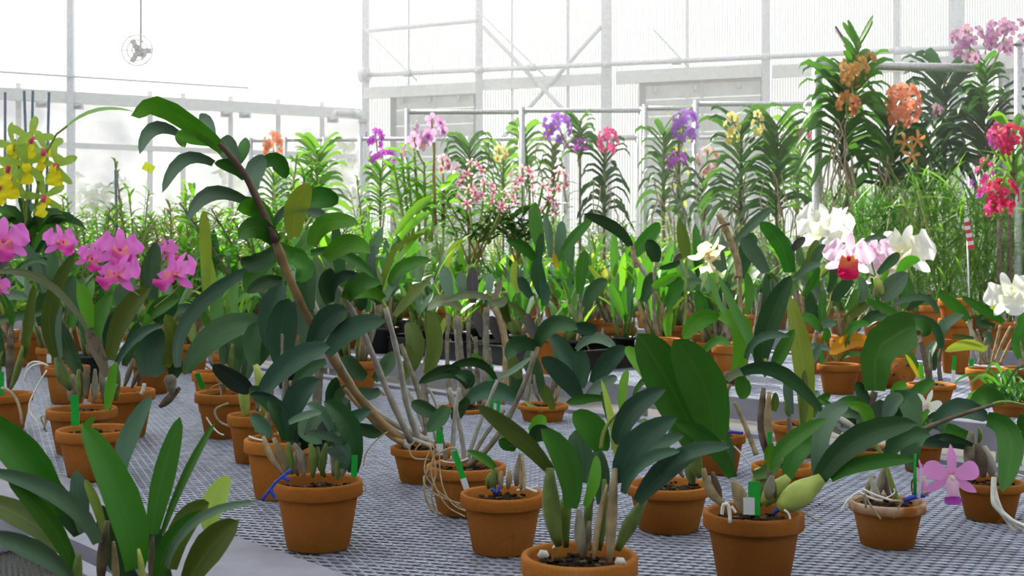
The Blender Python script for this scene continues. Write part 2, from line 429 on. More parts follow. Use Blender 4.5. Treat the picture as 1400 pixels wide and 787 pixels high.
def expanded_mesh(s0, s1, n0, n1, z, swd=.0168, wd=.0030, ht=.0026, name='wire_mesh', parent=None, mat='mesh_zinc', tilt=.35):
    """Expanded-metal sheet: two families of crossing strands, clipped to the bench."""
    m = MB()
    for sg, k, swd in ((1, .33, swd*.92), (-1, .66, swd*1.25)):
        lo = min(n0-sg*k*s0, n0-sg*k*s1, n1-sg*k*s0, n1-sg*k*s1); hi = max(n0-sg*k*s0, n0-sg*k*s1, n1-sg*k*s0, n1-sg*k*s1)
        c = lo+swd*.5
        while c < hi:
            # n = sg*k*s + c, keep s0..s1 and n0..n1
            a, b = (n0-c)/(sg*k), (n1-c)/(sg*k)
            a, b = max(s0, min(a, b)), min(s1, max(a, b))
            if b-a > .01:
                up = (Vector((0, 0, 1))+NN*tilt*sg).normalized()
                m.bar(SN(a, sg*k*a+c, z), SN(b, sg*k*b+c, z+.0006*sg), wd, ht, up)
            c += swd
    return m.build(name, mat, parent, smooth=False)

def bench(label, s0, s1, n0, n1, rim=.05, swd=.0168, front_rim=None, legs=True, wd=.0030):
    root = empty('growing_bench', SN((s0+s1)/2, (n0+n1)/2, 0)); tag(root, label, 'bench', 'wire-topped growing benches')
    o = expanded_mesh(s0, s1, n0, n1, BZ-.003, swd=swd, parent=root, wd=wd)
    fr = front_rim or rim
    for a, b, w in (((s0, n0-fr/2), (s1, n0-fr/2), fr), ((s0, n1+rim/2), (s1, n1+rim/2), rim)):
        m = MB(); m.bar(SN(*a, BZ-.034+.008), SN(*b, BZ-.034+.008), w, .068); m.build('rim_board', 'grey_board', root, smooth=False)
    for s in (s0, s1):
        m = MB(); m.bar(SN(s, n0, BZ-.06), SN(s, n1, BZ-.06), .04, .1); m.build('end_board', 'grey_board', root, smooth=False)
    k = s0+.35
    while k < s1:
        m = MB(); m.bar(SN(k, n0, BZ-.035), SN(k, n1, BZ-.035), .03, .05); m.build('cross_bar', 'galvanised', root, smooth=False)
        if legs:
            for nn in (n0+.12, n1-.12):
                m = MB(); m.bar(SN(k, nn, 0), SN(k, nn, BZ-.06), .05, .05, Vector((1, 0, 0))); m.build('leg', 'galvanised', root, smooth=False)
        k += 1.5
    return root
bench('nearest grey growing bench of expanded metal with the big clay pots', -.35, 9.2, .937, 2.42, .05, front_rim=.20)
bench('second wire bench across the narrow aisle, carrying the black trays', .6, 10.5, 3.08, 4.60, .06, swd=.024, wd=.0038)
bench('third wire bench, behind the white cattleya flowers', 1.2, 12.5, 5.45, 6.95, .06, swd=.05, legs=False, wd=.006)
bench('farthest wire bench under the pipe frames by the shuttered wall', 1.8, 11.5, 7.8, 9.4, .06, swd=.06, legs=False, wd=.007)

# near tray bench at the lower left
tr = empty('plant_tray', SN(.9, .35, BZ-.03)); tag(tr, 'black plastic mesh tray with a pale rim under the blurred front plant', 'tray')
expanded_mesh(.2, 1.9, .10, .66, BZ, swd=.0085, wd=.0030, ht=.004, name='tray_mesh', parent=tr, mat='black_plastic')
m = MB()
for a, b in (((.2, .10), (1.9, .10)), ((.2, .67), (1.9, .67)), ((.2, .1), (.2, .67)), ((1.9, .1), (1.9, .67))): m.bar(SN(*a, BZ+.002), SN(*b, BZ+.002), .028, .03)
m.build('tray_rim', 'grey_board', tr, smooth=False)
m = MB(); m.bar(SN(.2, .39, BZ-.04), SN(1.9, .39, BZ-.04), .60, .02); m.build('tray_base', 'black_plastic', tr, smooth=False)

# ---- far walls
def WR(px):  k = (px-700)/F; return 15.31/(1+.366*k)        # depth of the right wall in direction px
def WL(px):  k = (px-700)/F; return 17.045/(1-.5277*k)      # depth of the left wall
def wpt(fn, px, py, off=0.): return P(px, py, fn(px)-off)
def wall_quad(mb, fn, x0, x1, z0, z1, off=0., th=.03):
    a, b = wpt(fn, x0, 350, off), wpt(fn, x1, 350, off); a.z = b.z = 0
    mb.bar(a+Vector((0, 0, (z0+z1)/2)), b+Vector((0, 0, (z0+z1)/2)), th, z1-z0)
def zat(fn, px, py, off=0.): return wpt(fn, px, py, off).z

m = MB(); wall_quad(m, WR, 497, 1700, .0, 6.2, -.10); struct('wall_back', m, 'polycarbonate')
# ribs of the corrugated polycarbonate sheets
m = MB()
for i in range(0, 330):
    px = 505+i*3.6
    a = wpt(WR, px, 350, -.06); m.bar((a.x, a.y, .1), (a.x, a.y, 6.1), .012, .012, Vector((1, 0, 0)))
o = m.build('rib', 'white_trim', bpy.data.objects['wall_back'], smooth=False); o['kind'] = 'stuff'
m = MB(); wall_quad(m, WL, -330, 497, 3.1, 6.2, -.05); struct('wall_left', m, 'polycarbonate')
m = MB(); wall_quad(m, WL, -330, 497, 0, .55, -.05, .10); struct('wall_left_base', m, 'white_trim')
panes = [-330, -230, -130, -50, 25, 97, 205, 250, 315, 380, 440, 497]
for i in range(len(panes)-1):
    m = MB(); wall_quad(m, WL, panes[i], panes[i+1], .55, 3.1, -.02, .012); o = struct('window_%d' % (i+1), m, 'milky_glass')
    f = MB()
    a = wpt(WL, panes[i], 350); b = wpt(WL, panes[i+1], 350); w = .055 if panes[i] in (97,) else .03
    f.bar((a.x, a.y, .5), (a.x, a.y, 3.2), w, .06, Vector((1, .5, 0))); 
    a.z = b.z = 2.52; f.bar(a, b, .05, .06)
    a.z = b.z = 1.62; f.bar(a, b, .03, .03)
    f.build('window_frame', 'white_trim', o, smooth=False)
m = MB()
a, b = wpt(WL, -330, 350, .10), wpt(WL, 492, 350, .10); zz = zat(WL, 250, 142, .1)
a.z = b.z = zz; m.bar(a, b, .10, .13); struct('trim_1', m, 'white_trim')                # gutter beam on the left wall
m = MB()
a, b = wpt(WL, -330, 350, .2), wpt(WL, 340, 350, .2); a.z = b.z = zat(WL, 180, 110, .2); m.bar(a, b, .022, .022); struct('trim_2', m, 'pale_pipe')
m = MB(); a = wpt(WL, 97, 350, .16); m.bar((a.x, a.y, 0), (a.x, a.y, 4.6), .075, .075, Vector((1, 0, 0))); struct('trim_3', m, 'pale_pipe')
# beam clamps under the gutter
for i, px in enumerate((58, 105, 310, 335, 455)):
    a = wpt(WL, px, 350, .14); a.z = zz-.10
    c = empty('beam_clamp', a); tag(c, ['whitish clamp on the pale gutter beam behind the blue stakes', 'small clamp under the gutter beam at the left wall post', 'clamp under the gutter beam above the tall arching cane', 'clamp under the gutter beam just right of the arching cane top', 'clamp under the right end of the pale gutter beam'][i], 'clamp', 'clamps on the gutter beam')
    m = MB(); m.box(a, .14, .06, .07); m.build('bracket', 'pale_pipe', c, smooth=False)
    m = MB(); m.tube([a+Vector((-.05, -.05, 0)), a+Vector((.05, -.05, 0))], .018, 8); m.build('bolt', 'galvanised', c)

# ---- right wall: columns, beams, shuttered openings, braces
nt_ = [4]
def trim(mb, mat='pale_pipe'):
    o = struct('trim_%d' % nt_[0], mb, mat); nt_[0] += 1; return o
for px, w, top, off in ((500, .09, 6.1, .05), (655, .085, 6.1, .10), (829, .11, 6.1, .10), (1047, .085, 6.1, .10), (1307, .125, 6.1, .10), (559, .03, 6.1, .02), (776, .035, 6.1, .02), (1226, .06, 6.1, .02), (700, .03, 6.1, .02), (940, .03, 6.1, .02)):
    a = wpt(WR, px, 350, off); m = MB(); m.bar((a.x, a.y, 0), (a.x, a.y, top), w, w, Vector((1, 0, 0))); trim(m)
for x0, x1, y0, y1, th in ((498, 652, 128, 120, .14), (662, 824, 117, 107, .13), (843, 1042, 106, 97, .15), (1057, 1298, 97, 87, .14), (1316, 1500, 86, 78, .17)):
    m = MB(); a, b = wpt(WR, x0, 350, .06), wpt(WR, x1, 350, .06); z = zat(WR, (x0+x1)/2, (y0+y1)/2, .06); a.z = b.z = z
    m.bar(a, b, .08, th); trim(m, 'white_trim')
def shutter(idx, x0, x1, ytop, zbot, nsl):
    fn = WR; off = .03
    a, b = wpt(fn, x0, 350, off), wpt(fn, x1, 350, off); zt = zat(fn, (x0+x1)/2, ytop, off)
    m = MB()
    for p in (a, b): m.bar((p.x, p.y, zbot), (p.x, p.y, zt), .07, .07, Vector((1, 0, 0)))
    a.z = b.z = zt; m.bar(a, b, .07, .06)
    d = struct('door_%d' % idx, m, 'shutter_frame')
    dirv = (b-a); L = dirv.length; dirv.normalize(); nrm = Vector((dirv.y, -dirv.x, 0))
    h = (zt-zbot)/nsl
    for i in range(nsl):
        m = MB(); z = zbot+h*(i+.5); c0 = a+dirv*.04; c1 = b-dirv*.04; c0.z = c1.z = z
        up = (Vector((0, 0, 1))+nrm*.10).normalized(); m.bar(c0, c1, .022, h*.93, up); m.build('slat', 'shutter_grey', d, smooth=False)
    for t in (.12, .45, .8):
        q = a.lerp(b, t); m = MB(); q.z = zt-.09; m.box(q+nrm*.05, .035, .04, .06); m.build('latch', 'galvanised', d, smooth=False)
    q0 = a.lerp(b, .5)+nrm*.02; m = MB(); m.bar((q0.x, q0.y, zbot), (q0.x, q0.y, zt), .03, .02, Vector((1, 0, 0))); m.build('middle_rail', 'shutter_grey', d, smooth=False)
shutter(1, 538, 652, 127, .5, 14)
shutter(2, 878, 1045, 110, .5, 14)
shutter(3, 1374, 1560, 92, .5, 14)
# lower kick boards under the sheets
m = MB(); wall_quad(m, WR, 497, 1700, 0, .62, .0, .06); trim(m, 'white_trim')
# diagonal braces
for x0, y0, x1, y1, th, off in ((497, 38, 570, 110, .018, .25), (650, 12, 745, 104, .020, .25), (660, 36, 792, 172, .045, .18), (822, 36, 684, 192, .045, .12), (893, 40, 942, 92, .02, .25), (1142, 40, 1166, 75, .03, .2)):
    m = MB(); m.tube([wpt(WR, x0, y0, off), wpt(WR, x1, y1, off)], th/2*1.2, 8); trim(m)
m = MB(); m.tube([wpt(WR, 503, 42, .15), wpt(WR, 653, 28, .15)], .03, 8); trim(m)
# the long conduit
cp = empty('conduit_pipe', wpt(WR, 495, 103, .3)); tag(cp, 'long grey pipe running along the bright back wall above the shuttered openings', 'pipe')
m = MB(); a, b = wpt(WR, 492, 103, .3), wpt(WR, 1500, 57, .3); m.tube([a, b], .030, 10); m.build('pipe_run', 'pale_pipe', cp)
for px in (498, 557, 655, 727, 829, 925, 1047, 1228, 1240, 1307):
    y = 103-(px-492)*.0456; q = wpt(WR, px, y, .3); t = (b-a).normalized()
    m = MB(); m.tube([q-t*.05, q+t*.05], .045 if px != 498 else .10, 10); m.build('coupling', 'pale_pipe', cp)
# drain elbow in the corner
dp = empty('drain_pipe', wpt(WL, 490, 158, .4)); tag(dp, 'pale elbow drain pipe dropping at the corner by the left shutter', 'pipe')
q = [wpt(WL, 458, 154, .4), wpt(WL, 484, 156, .4), wpt(WL, 494, 159, .4), wpt(WL, 496, 168, .4), wpt(WL, 496, 300, .4)]
m = MB(); m.tube([q[0], q[1]], .045, 10); m.build('pipe_run', 'pale_pipe', dp)
m = MB(); m.tube(curve(q[1:4], [0, .25, .5, .75, 1]), .058, 10); m.build('elbow', 'pale_pipe', dp)
m = MB(); m.tube([q[3], q[4]], .045, 10); m.build('downpipe', 'pale_pipe', dp)
# faint circulation fan high on the left
fp = P(190, 70, 12.); fan = empty('circulation_fan', fp); tag(fan, 'round wire-guarded circulation fan high up in the bright haze at left', 'fan')
m = MB()
for r in (.05, .10, .15): m.tube([fp+Vector((r*math.cos(a*.5236), -.06, r*math.sin(a*.5236))) for a in range(13)], .006, 5)
for k in range(6): m.tube([fp+Vector((0, -.06, 0)), fp+Vector((.15*math.cos(k*1.047), -.06, .15*math.sin(k*1.047)))], .004, 5)
m.build('guard', 'galvanised', fan)
for k in range(3):
    m = MB(); m.box(fp+Vector((.07*math.cos(k*2.09), -.02, .07*math.sin(k*2.09))), .11, .012, .05, Matrix.Rotation(-k*2.09, 3, 'Y')); m.build('blade', 'white_trim', fan, smooth=False)
m = MB(); m.tube([fp+Vector((0, .0, 0)), fp+Vector((0, .12, 0))], .045, 10); m.build('motor', 'white_trim', fan)
m = MB(); m.tube([fp+Vector((0, .06, 0)), fp+Vector((0, .06, 2.6))], .010, 6); m.build('hanger', 'galvanised', fan)

m = MB(); m.box((1.5, -2.6, 1.8), 17, .15, 3.6); struct('added_wall_front', m, 'fill_blocker_grey')  # unseen, added behind the camera to cut fill light
m = MB(); m.box((8.6, 2.5, 1.8), .15, 10.2, 3.6); struct('added_wall_right', m, 'fill_blocker_grey')  # unseen side wall, added to darken the fill from the right
# unseen shade roof, added and angled to keep sun off the near benches
m = MB(); m.bar(SN(-4, -.8, 3.55), SN(11.3, -.8, 3.55), 8.4, .02); struct('added_shade_roof', m, 'sun_shade_sheet')

# thin haze volume added in the back half to imitate bloom
m = MB(); a, b = wpt(WR, 1700, 350, .3), wpt(WR, 510, 350, .3); c_, d_ = wpt(WL, 480, 350, .3), wpt(WL, -330, 350, .3)
lo = [Vector((a.x, a.y, .02)), Vector((b.x, b.y, .02)), Vector((c_.x, c_.y, .02)), Vector((d_.x, d_.y, .02)), SN(9, 5.2, .02), SN(.2, 5.2, .02)]
m.add(lo+[p+Vector((0, 0, 5.8)) for p in lo], [(5, 4, 3, 2, 1, 0), (6, 7, 8, 9, 10, 11)]+[(i, (i+1) % 6, (i+1) % 6+6, i+6) for i in range(6)])
hm, nt, ho = new_mat('bloom_haze'); pv = N(nt, 'ShaderNodeVolumeScatter', Density=.030, Anisotropy=.55); pv.inputs[0].default_value = (1, 1, .97, 1); nt.links.new(pv.outputs[0], ho.inputs['Volume'])
hz = m.build('haze', 'bloom_haze', None, smooth=False); tag(hz, 'thin haze added to imitate bright bloom over the back half of the greenhouse', 'haze', None, 'stuff')

# shrubs outside the left glass
for i, (px, d, w, h) in enumerate(((50, 3.0, .9, 2.6), (150, 5.5, 1.2, 2.4), (262, 2.2, .9, 2.0), (330, 5.0, 1.1, 2.7), (405, 1.8, .8, 2.3), (470, 6.6, 1.2, 3.2))):
    q = P(px, 350, WL(px)+d); r = random.Random(i); mb = MB()
    for _ in range(420):
        a, b, c = r.gauss(0, .36), r.gauss(0, .36), r.uniform(.1, 1); rr = math.sqrt(max(0, 1-(2*c-1)**2*.8))
        p = Vector((q.x+a*w*rr, q.y+b*w*rr, c*h)); s = .13
        dirs = Vector((r.gauss(0, 1), r.gauss(0, 1), r.gauss(0, 1))).normalized(); e = dirs.orthogonal().normalized()*s*.5
        mb.add([p, p+dirs*s+e, p+dirs*s*2, p+dirs*s-e], [(0, 1, 2, 3)])
    sh = empty('shrub', (q.x, q.y, 0)); tag(sh, 'blurred green shrub outside the misty left glass, %s from the left' % ['first', 'second', 'third', 'fourth', 'fifth', 'sixth'][i], 'shrub', 'shrubs outside the left glass')
    f = mb.build('foliage', 'foliage_far', sh, smooth=False); f['kind'] = 'stuff'
    mb = MB(); mb.tube([(q.x, q.y, 0), (q.x, q.y, h*.6)], .05, 6); mb.build('trunk', 'bulb_brown', sh)

# ---- pipe frames over the back benches: inverted U shapes
FZ = 2.30
def yfor(py): return (FZ-CZ)*F/(HZ-py)
def frame(label, x0, x1, py, mids=(), th=.034, y1=None):
    Y0 = yfor(py); Y1 = yfor(y1) if y1 else Y0
    a, b = P(x0, py, Y0), P(x1, y1 or py, Y1); a.z = b.z = FZ
    fr = empty('pipe_trellis', (a.x, a.y, BZ)); tag(fr, label, 'trellis', 'pipe frames over the back benches')
    m = MB(); m.tube([a, b], th/2, 8); m.build('rail', 'galvanised', fr)
    for t in [0, 1]+list(mids):
        q = a.lerp(b, t); m = MB(); m.tube([(q.x, q.y, 0.), (q.x, q.y, FZ+.025)], th/2*1.15, 8); m.build('post', 'galvanised', fr)
    return fr
frame('tall grey pipe frame behind the orange vandas at right', 1117, 1368, 88, (), .048, y1=94)
frame('pipe frame joining the tall frame post to the middle post pair', 952, 1113, 142)
frame('pipe frame above the purple vanda, left of the pipe post pair', 882, 950, 148)
frame('pipe frame above the dark pink flower head', 714, 878, 151)
frame('pipe frame above the lilac flowers, in front of the left shutter', 557, 712, 153)
frame('low far pipe frame beside the arching cane, left of two posts', 343, 388, 192)
frame('low far pipe frame between the two left posts', 390, 443, 191)
frame('low far pipe frame above the fan-shaped palm-like vanda', 445, 491, 191)
frame('low far pipe frame behind the lilac flowers', 493, 640, 190)
frame('low far pipe frame crossing left of the thick short post', 642, 769, 190)
frame('low far pipe frame with the thick short post beside the violet flowers', 771, 873, 188, (), .05)
frame('low far pipe frame behind the purple vandas and right shutter', 875, 1100, 188)
q = P(1392, 62, 6.2); m = MB(); fr = empty('pipe_upright', (q.x, q.y, 0)); tag(fr, 'single grey upright pipe at the right edge before the red flowers', 'pipe')
m.tube([(q.x, q.y, 0), q], .019, 8); m.build('post', 'galvanised', fr); m = MB(); m.tube([(q.x, q.y, q.z), (q.x, q.y, q.z+.02)], .023, 8); m.build('post_cap', 'galvanised', fr)
# ================================================================= hand-placed orchids on the near benches
CODE = dict(D='leaf_dark', K='leaf_black', B='leaf_blue', G='leaf_grey', M='leaf_mid', R='leaf_bright', L='leaf_light', O='leaf_olive', P='leaf_pale',
            U='leaf_purple', Y='leaf_yellow', A='leaf_orange', S='leaf_spotted', X='leaf_dry', V='leaf_vanda')
BCODE = dict(g='bulb_green', l='bulb_light', t='bulb_tan', y='bulb_grey', b='bulb_brown', w='cane_white', n='cane_brown', p='cane_purple', e='cane_green')
POTS = []                                  # occupied spots (x, y, radius)
class Plant:
    def __init__(s, label, Y, pot=None, base=None, group=None, mat='terracotta', noun='potted_orchid', cat='orchid', h=None):
        s.Y = Y
        if pot:
            cx, ry, w = pot; c = P(cx, ry, Y); s.w = w*Y/F
            hh = h or max(.055, c.z-BZ); z0 = c.z-hh
        else:
            c = P(base[0], base[1], Y); z0 = c.z; hh = 0
        s.org = Vector((c.x, c.y, z0)); s.h = hh
        s.root = empty(noun, s.org); tag(s.root, label, cat, group)
        POTS.append((c.x, c.y, (s.w if pot else .1)*.55+.05))
        if pot: add_pot(s.root, s.w, hh, mat, yaw=R.uniform(0, 6.28))
    def leaf(s, c, w, pts, z=None, dt=None, roll=None, thick=True):
        z = R.uniform(-.03, .02) if z is None else z
        dt = z+R.uniform(-.06, .06) if dt is None else dt
        n = len(pts)//2; q = [P(pts[2*i], pts[2*i+1], s.Y+z+(dt-z)*(i/(n-1))**1.2) for i in range(n)]
        mb = MB(); wm = w*s.Y/F
        ribbon(mb, q, wm, to_cam, R.uniform(-.45, .45) if roll is None else roll, R.uniform(.26, .46), TS9, 4, min(.0022, wm*.06) if thick else 0, R.uniform(.42, .56), R.uniform(.42, .56), R.uniform(.42, .58))
        return mb.build('leaf', CODE[c], s.root)
    def bulb(s, c, w, pts, z=0., dz=0., name='pseudobulb'):
        n = len(pts)//2; q = [P(pts[2*i], pts[2*i+1], s.Y+z+dz*i/max(1, n-1)) for i in range(n)]
        ts = [i/7 for i in range(8)]; r = w*s.Y/F/2*(.88 if c != 'l' else 1.)
        prof = [.42, .66, .88, 1., 1., .86, .64, .44]
        mb = MB(); mb.tube(curve(q, ts), [r*x for x in prof], 8); return mb.build(name, BCODE[c], s.root)
    def cane(s, c, w, pts, z=0., dz=0., nodes=True, name='cane', taper=.75):
        n = len(pts)//2; q = [P(pts[2*i], pts[2*i+1], s.Y+z+dz*i/max(1, n-1)) for i in range(n)]
        k = 17; ts = [i/(k-1) for i in range(k)]; r = w*s.Y/F/2
        mb = MB(); mb.tube(curve(q, ts), [r*(1-(1-taper)*t)*(1.16 if nodes and i % 3 == 0 else 1) for i, t in enumerate(ts)], 8); return mb.build(name, BCODE[c], s.root)
    def root_line(s, pts, w=2., z=0., mat='root_pale', dz=0.):
        n = len(pts)//2; q = [P(pts[2*i], pts[2*i+1], s.Y+z+dz*i/max(1, n-1)) for i in range(n)]
        mb = MB(); mb.tube(curve(q, [i/12 for i in range(13)]), w*s.Y/F/2, 6); return mb.build('aerial_root', mat, s.root)
    def run(s, text):
        for ln in text.strip().splitlines():
            f = ln.split('#')[0].split()
            if not f: continue
            kind, c, w = f[0], f[1], float(f[2]); opt = {}
            nums = []
            for x in f[3:]:
                if '=' in x: a, b = x.split('='); opt[a] = float(b)
                else: nums.append(float(x))
            if kind == 'L': s.leaf(c, w, nums, **opt)
            elif kind == 'B': s.bulb(c, w, nums, **opt)
            elif kind == 'C': s.cane(c, w, nums, **opt)
            elif kind == 'R': s.root_line(nums, w, mat='root_white' if c == 'w' else 'root_pale', **opt)
        return s

TN = [0]
def plant_tag(label, px, py0, py1, Y, w=9, lean=0., white=.45, top='tag_green', z=-.02):
    """Plastic plant label: a strip whose lower part is white."""
    a, b = P(px, py1, Y+z), P(px+lean, py0, Y+z); wm = w*Y/F
    r = empty('plant_label', a); tag(r, label, 'plant tag', 'plastic plant labels stuck in the pots')
    c = a.lerp(b, white); m = MB()
    m.cur = 1; 
    if white > 0: m.bar(a, c, wm, .0012, Vector((0, -1, .2)))
    m.cur = 0; m.bar(c, b, wm, .0016, Vector((0, -1, .2)))
    m.build('label_strip', [top, 'tag_white'], r, smooth=False)

# --- front left, out of focus, on the black tray
p = Plant('large blurred broad-leaved orchid at the lower left corner, nearest the camera', 1.25, pot=(165, 815, 190))
p.run('''
L M 50 184 778 168 690 112 578 z=-.02 dt=-.03 roll=-.3
L B 28 166 650 176 600 207 541 z=.03 dt=.08 roll=.2
L M 34 207 730 222 650 246 570 z=.0 dt=.03 roll=-.4
L M 14 222 730 255 650 294 578 z=.02 dt=.05 roll=.5
L L 34 286 725 292 690 313 650 z=.02 dt=.05 roll=.2
L G 14 228 775 268 712 353 686 z=-.03 dt=-.06 roll=.4
L O 36 232 778 250 715 286 687 z=.0 dt=.02 roll=-.3
L O 44 256 800 285 752 326 712 z=-.05 dt=-.07 roll=.3
L M 26 218 800 232 742 282 698 z=-.02 dt=-.02
L M 52 78 706 34 630 -40 565 z=.0 dt=-.05 roll=-.2
L D 40 110 730 70 672 -10 600 z=.03 dt=.05
L G 26 134 742 84 678 -20 642 z=-.02 dt=-.05 roll=.3
L O 36 84 752 40 712 -25 682 z=.0 dt=.03 roll=-.2
L G 28 98 792 50 752 -20 728 z=-.03 dt=-.08 roll=.2
L M 26 104 790 70 715 10 655 z=-.02 dt=-.04
L B 28 113 728 108 690 104 643 z=.02 dt=.04
L S 14 144 735 132 690 116 655 z=.01 dt=.03
L D 34 190 800 160 760 140 690 z=.04 dt=.06
L D 30 232 800 214 755 206 700 z=.03 dt=.05
B b 18 138 800 140 760 147 712
B b 11 209 812 207 770 209 732
B g 15 106 815 106 780 108 756 z=-.03
B l 9 195 815 194 780 189 750 z=-.03
B t 12 160 815 158 780 155 740
''')
# --- 1: nearest pot in the middle
p = Plant('compact blue-green cattleya in the wide clay pot at the bottom centre, nearest of the middle', 1.434, pot=(792, 757, 160))
p.run('''
L O 27 753 643 712 598 652 553 z=.0 dt=-.05 roll=.3
L M 37 780 694 774 635 740 586 z=-.03 dt=-.06 roll=-.2
L D 38 797 660 796 620 786 588 z=.03 dt=.05
L M 40 822 616 812 588 783 563 z=.01 dt=.0 roll=.1
L L 12 844 648 838 590 822 518 z=-.01 dt=.02
L B 32 845 615 862 566 910 532 z=.0 dt=-.02 roll=.35
L B 37 850 660 866 612 925 571 z=-.03 dt=-.07 roll=.2
L B 20 853 674 878 634 930 617 z=-.05 dt=-.09 roll=.5
L B 32 872 686 912 642 962 613 z=-.03 dt=-.08 roll=.3
L B 22 905 648 938 620 998 611 z=-.06 dt=-.12 roll=.4
L R 18 800 692 812 655 815 622 z=-.02 dt=.0
L D 26 822 690 822 650 815 612 z=.04 dt=.07
L G 20 880 625 900 605 935 595 z=.04 dt=.05
L M 20 768 660 778 640 800 610 z=.05 dt=.06
B g 28 764 746 754 695 752 640 z=-.02
B g 20 774 748 772 700 776 675
B y 17 797 760 793 730 792 696 z=-.03
B t 17 834 768 836 710 841 640 z=-.04
B t 10 812 764 818 715 830 662 z=-.04
B g 22 844 752 862 716 882 682 z=-.02
B g 14 820 752 826 700 826 655 z=.02
B g 14 806 752 804 700 812 680 z=.02
B y 11 800 760 804 735 806 712 z=-.02
C e 6 822 612 828 585 844 566 z=.0
''')
for x, y, s_ in ((743, 757, 13), (848, 767, 13), (759, 748, 7)):
    c = P(x, y, 1.434-.045 if y > 755 else 1.44); m = MB(); r = s_*1.4/F
    m.tube([c+Vector((-r*.5, 0, -r*.25)), c+Vector((-r*.2, 0, r*.05)), c+Vector((r*.2, 0, 0)), c+Vector((r*.5, 0, -r*.25))], [r*.2, r*.42, r*.40, r*.18], 8)
    m.build('pebble', 'pebble', p.root)
# --- 2: dark compact one left of centre
p = Plant('small dark blue-leaved cattleya in a clay pot with a blue tie, left of centre', 1.885, pot=(435, 656, 122))
p.run('''
L B 34 398 586 406 545 438 519 z=-.02 dt=-.05 roll=.2
L D 30 482 645 478 588 443 548 z=-.06 dt=-.07 roll=-.2
L B 24 446 600 470 582 508 560 z=-.01 dt=-.04 roll=.4
L D 30 392 602 386 572 366 546 z=-.02 dt=-.03
L B 22 370 597 360 582 343 566 z=.0 dt=.02
L B 12 392 560 368 541 341 539 z=-.03 dt=-.06 roll=.6
L G 17 452 588 440 566 419 552 z=-.04 dt=-.07 roll=-.5
L G 15 472 606 448 594 417 590 z=-.07 dt=-.11 roll=.6
L G 12 395 578 418 568 440 564 z=-.08 dt=-.09 roll=.5
L K 34 420 612 410 590 402 560 z=.03 dt=.04
L K 30 428 610 436 585 426 560 z=.02 dt=.04
L D 28 452 612 462 592 478 570 z=.02 dt=.03
L K 24 405 606 396 590 396 570 z=-.01 dt=.0
L D 24 440 620 448 600 455 576 z=.04 dt=.06
L B 20 467 640 470 618 455 596 z=-.08 dt=-.07
L G 18 470 632 462 618 448 612 z=-.09 dt=-.13 roll=.7
L D 18 420 600 430 575 446 560 z=.0 dt=.05
L D 26 410 570 420 590 440 606 z=.03 dt=-.02
B t 11 386 646 370 622 360 596 z=-.05
B t 13 393 646 384 622 374 598 z=-.03
B g 12 400 648 396 625 394 604 z=-.04
B y 13 415 650 413 628 402 606 z=-.04
B g 13 427 652 428 628 424 606 z=-.04
B g 12 440 650 442 628 446 606 z=-.03
B y 12 455 650 457 628 452 610 z=-.04
B t 13 466 652 472 635 480 618 z=-.06
B g 12 462 655 462 640 464 622 z=-.06
B g 12 445 652 436 630 434 610 z=.02
B y 11 408 650 404 630 410 605 z=.02
R p 2 497 636 505 612 530 590 z=.03
R p 2 492 655 500 668 490 672 z=.0
''')
m = MB()
for q in ([(392, 646), (378, 658), (370, 668), (358, 684)], [(370, 668), (374, 676), (376, 680)], [(385, 652), (396, 656)], [(392, 646), (398, 642)]):
    m.tube(curve([P(x, y, 1.80) for x, y in q], [0, .2, .4, .6, .8, 1]), .0028, 6)
m.build('blue_tie', 'blue_tie', p.root)
plant_tag('pale and green plant label at the right rim of the dark compact cattleya', 484, 622, 652, 1.83, 8, 1, .0)
# --- 3: broad leaves, right of centre
p = Plant('broad-leaved cattleya with fat yellow-green pseudobulbs in the tall clay pot, lower right', 1.675, pot=(1030, 698, 137))
p.run('''
L M 66 958 618 918 530 872 456 z=.0 dt=-.05 roll=-.15
L M 62 976 600 962 525 921 464 z=-.03 dt=-.07 roll=.15
L R 22 893 530 878 500 855 474 z=.06 dt=.09
L M 26 1002 652 968 600 922 577 z=-.05 dt=-.10 roll=.3
L D 20 996 640 988 600 950 588 z=-.01 dt=.02
L M 24 1050 640 1082 604 1130 573 z=-.03 dt=-.04 roll=.4
L M 30 1076 656 1090 618 1117 596 z=.0 dt=.03
L G 28 1119 655 1128 580 1160 555 z=.0 dt=.03 roll=.2
L R 20 1162 555 1182 562 1189 588 z=.03 dt=.04
L D 36 1119 658 1172 602 1254 579 z=-.04 dt=-.10 roll=.25
L M 22 1136 654 1182 634 1251 629 z=-.05 dt=-.09 roll=.3
L M 24 1030 650 1055 640 1062 612 z=.02 dt=.03
L R 12 1054 644 1050 620 1058 606 z=-.04 dt=-.05
B l 36 1064 695 1092 676 1124 654 z=-.05
B l 26 1044 690 1058 672 1078 652 z=-.02
B t 22 1018 703 1012 680 1003 658 z=-.05
B t 15 992 690 972 672 962 640 z=-.04 
B b 14 985 688 980 668 974 645 z=.0
B g 22 958 652 950 630 950 600 z=.0
B l 14 974 622 972 606 976 592 z=-.02
B g 20 948 660 944 640 948 610 z=.02
B y 17 1050 682 1052 668 1056 650 z=-.04
B g 18 1036 692 1044 672 1044 650 z=.02
B b 12 1060 680 1056 664 1050 640 z=-.03
B l 20 1040 676 1038 655 1036 640 z=.03
R w 5 990 688 988 694 987 703 z=-.07
R w 5 990 690 996 692 998 714 z=-.075
R w 4 1000 692 1003 696 1006 700 z=-.075
R w 3 1072 697 1078 702 1080 709 z=-.07
R p 2 1096 700 1108 706 1125 716 z=-.03
''')
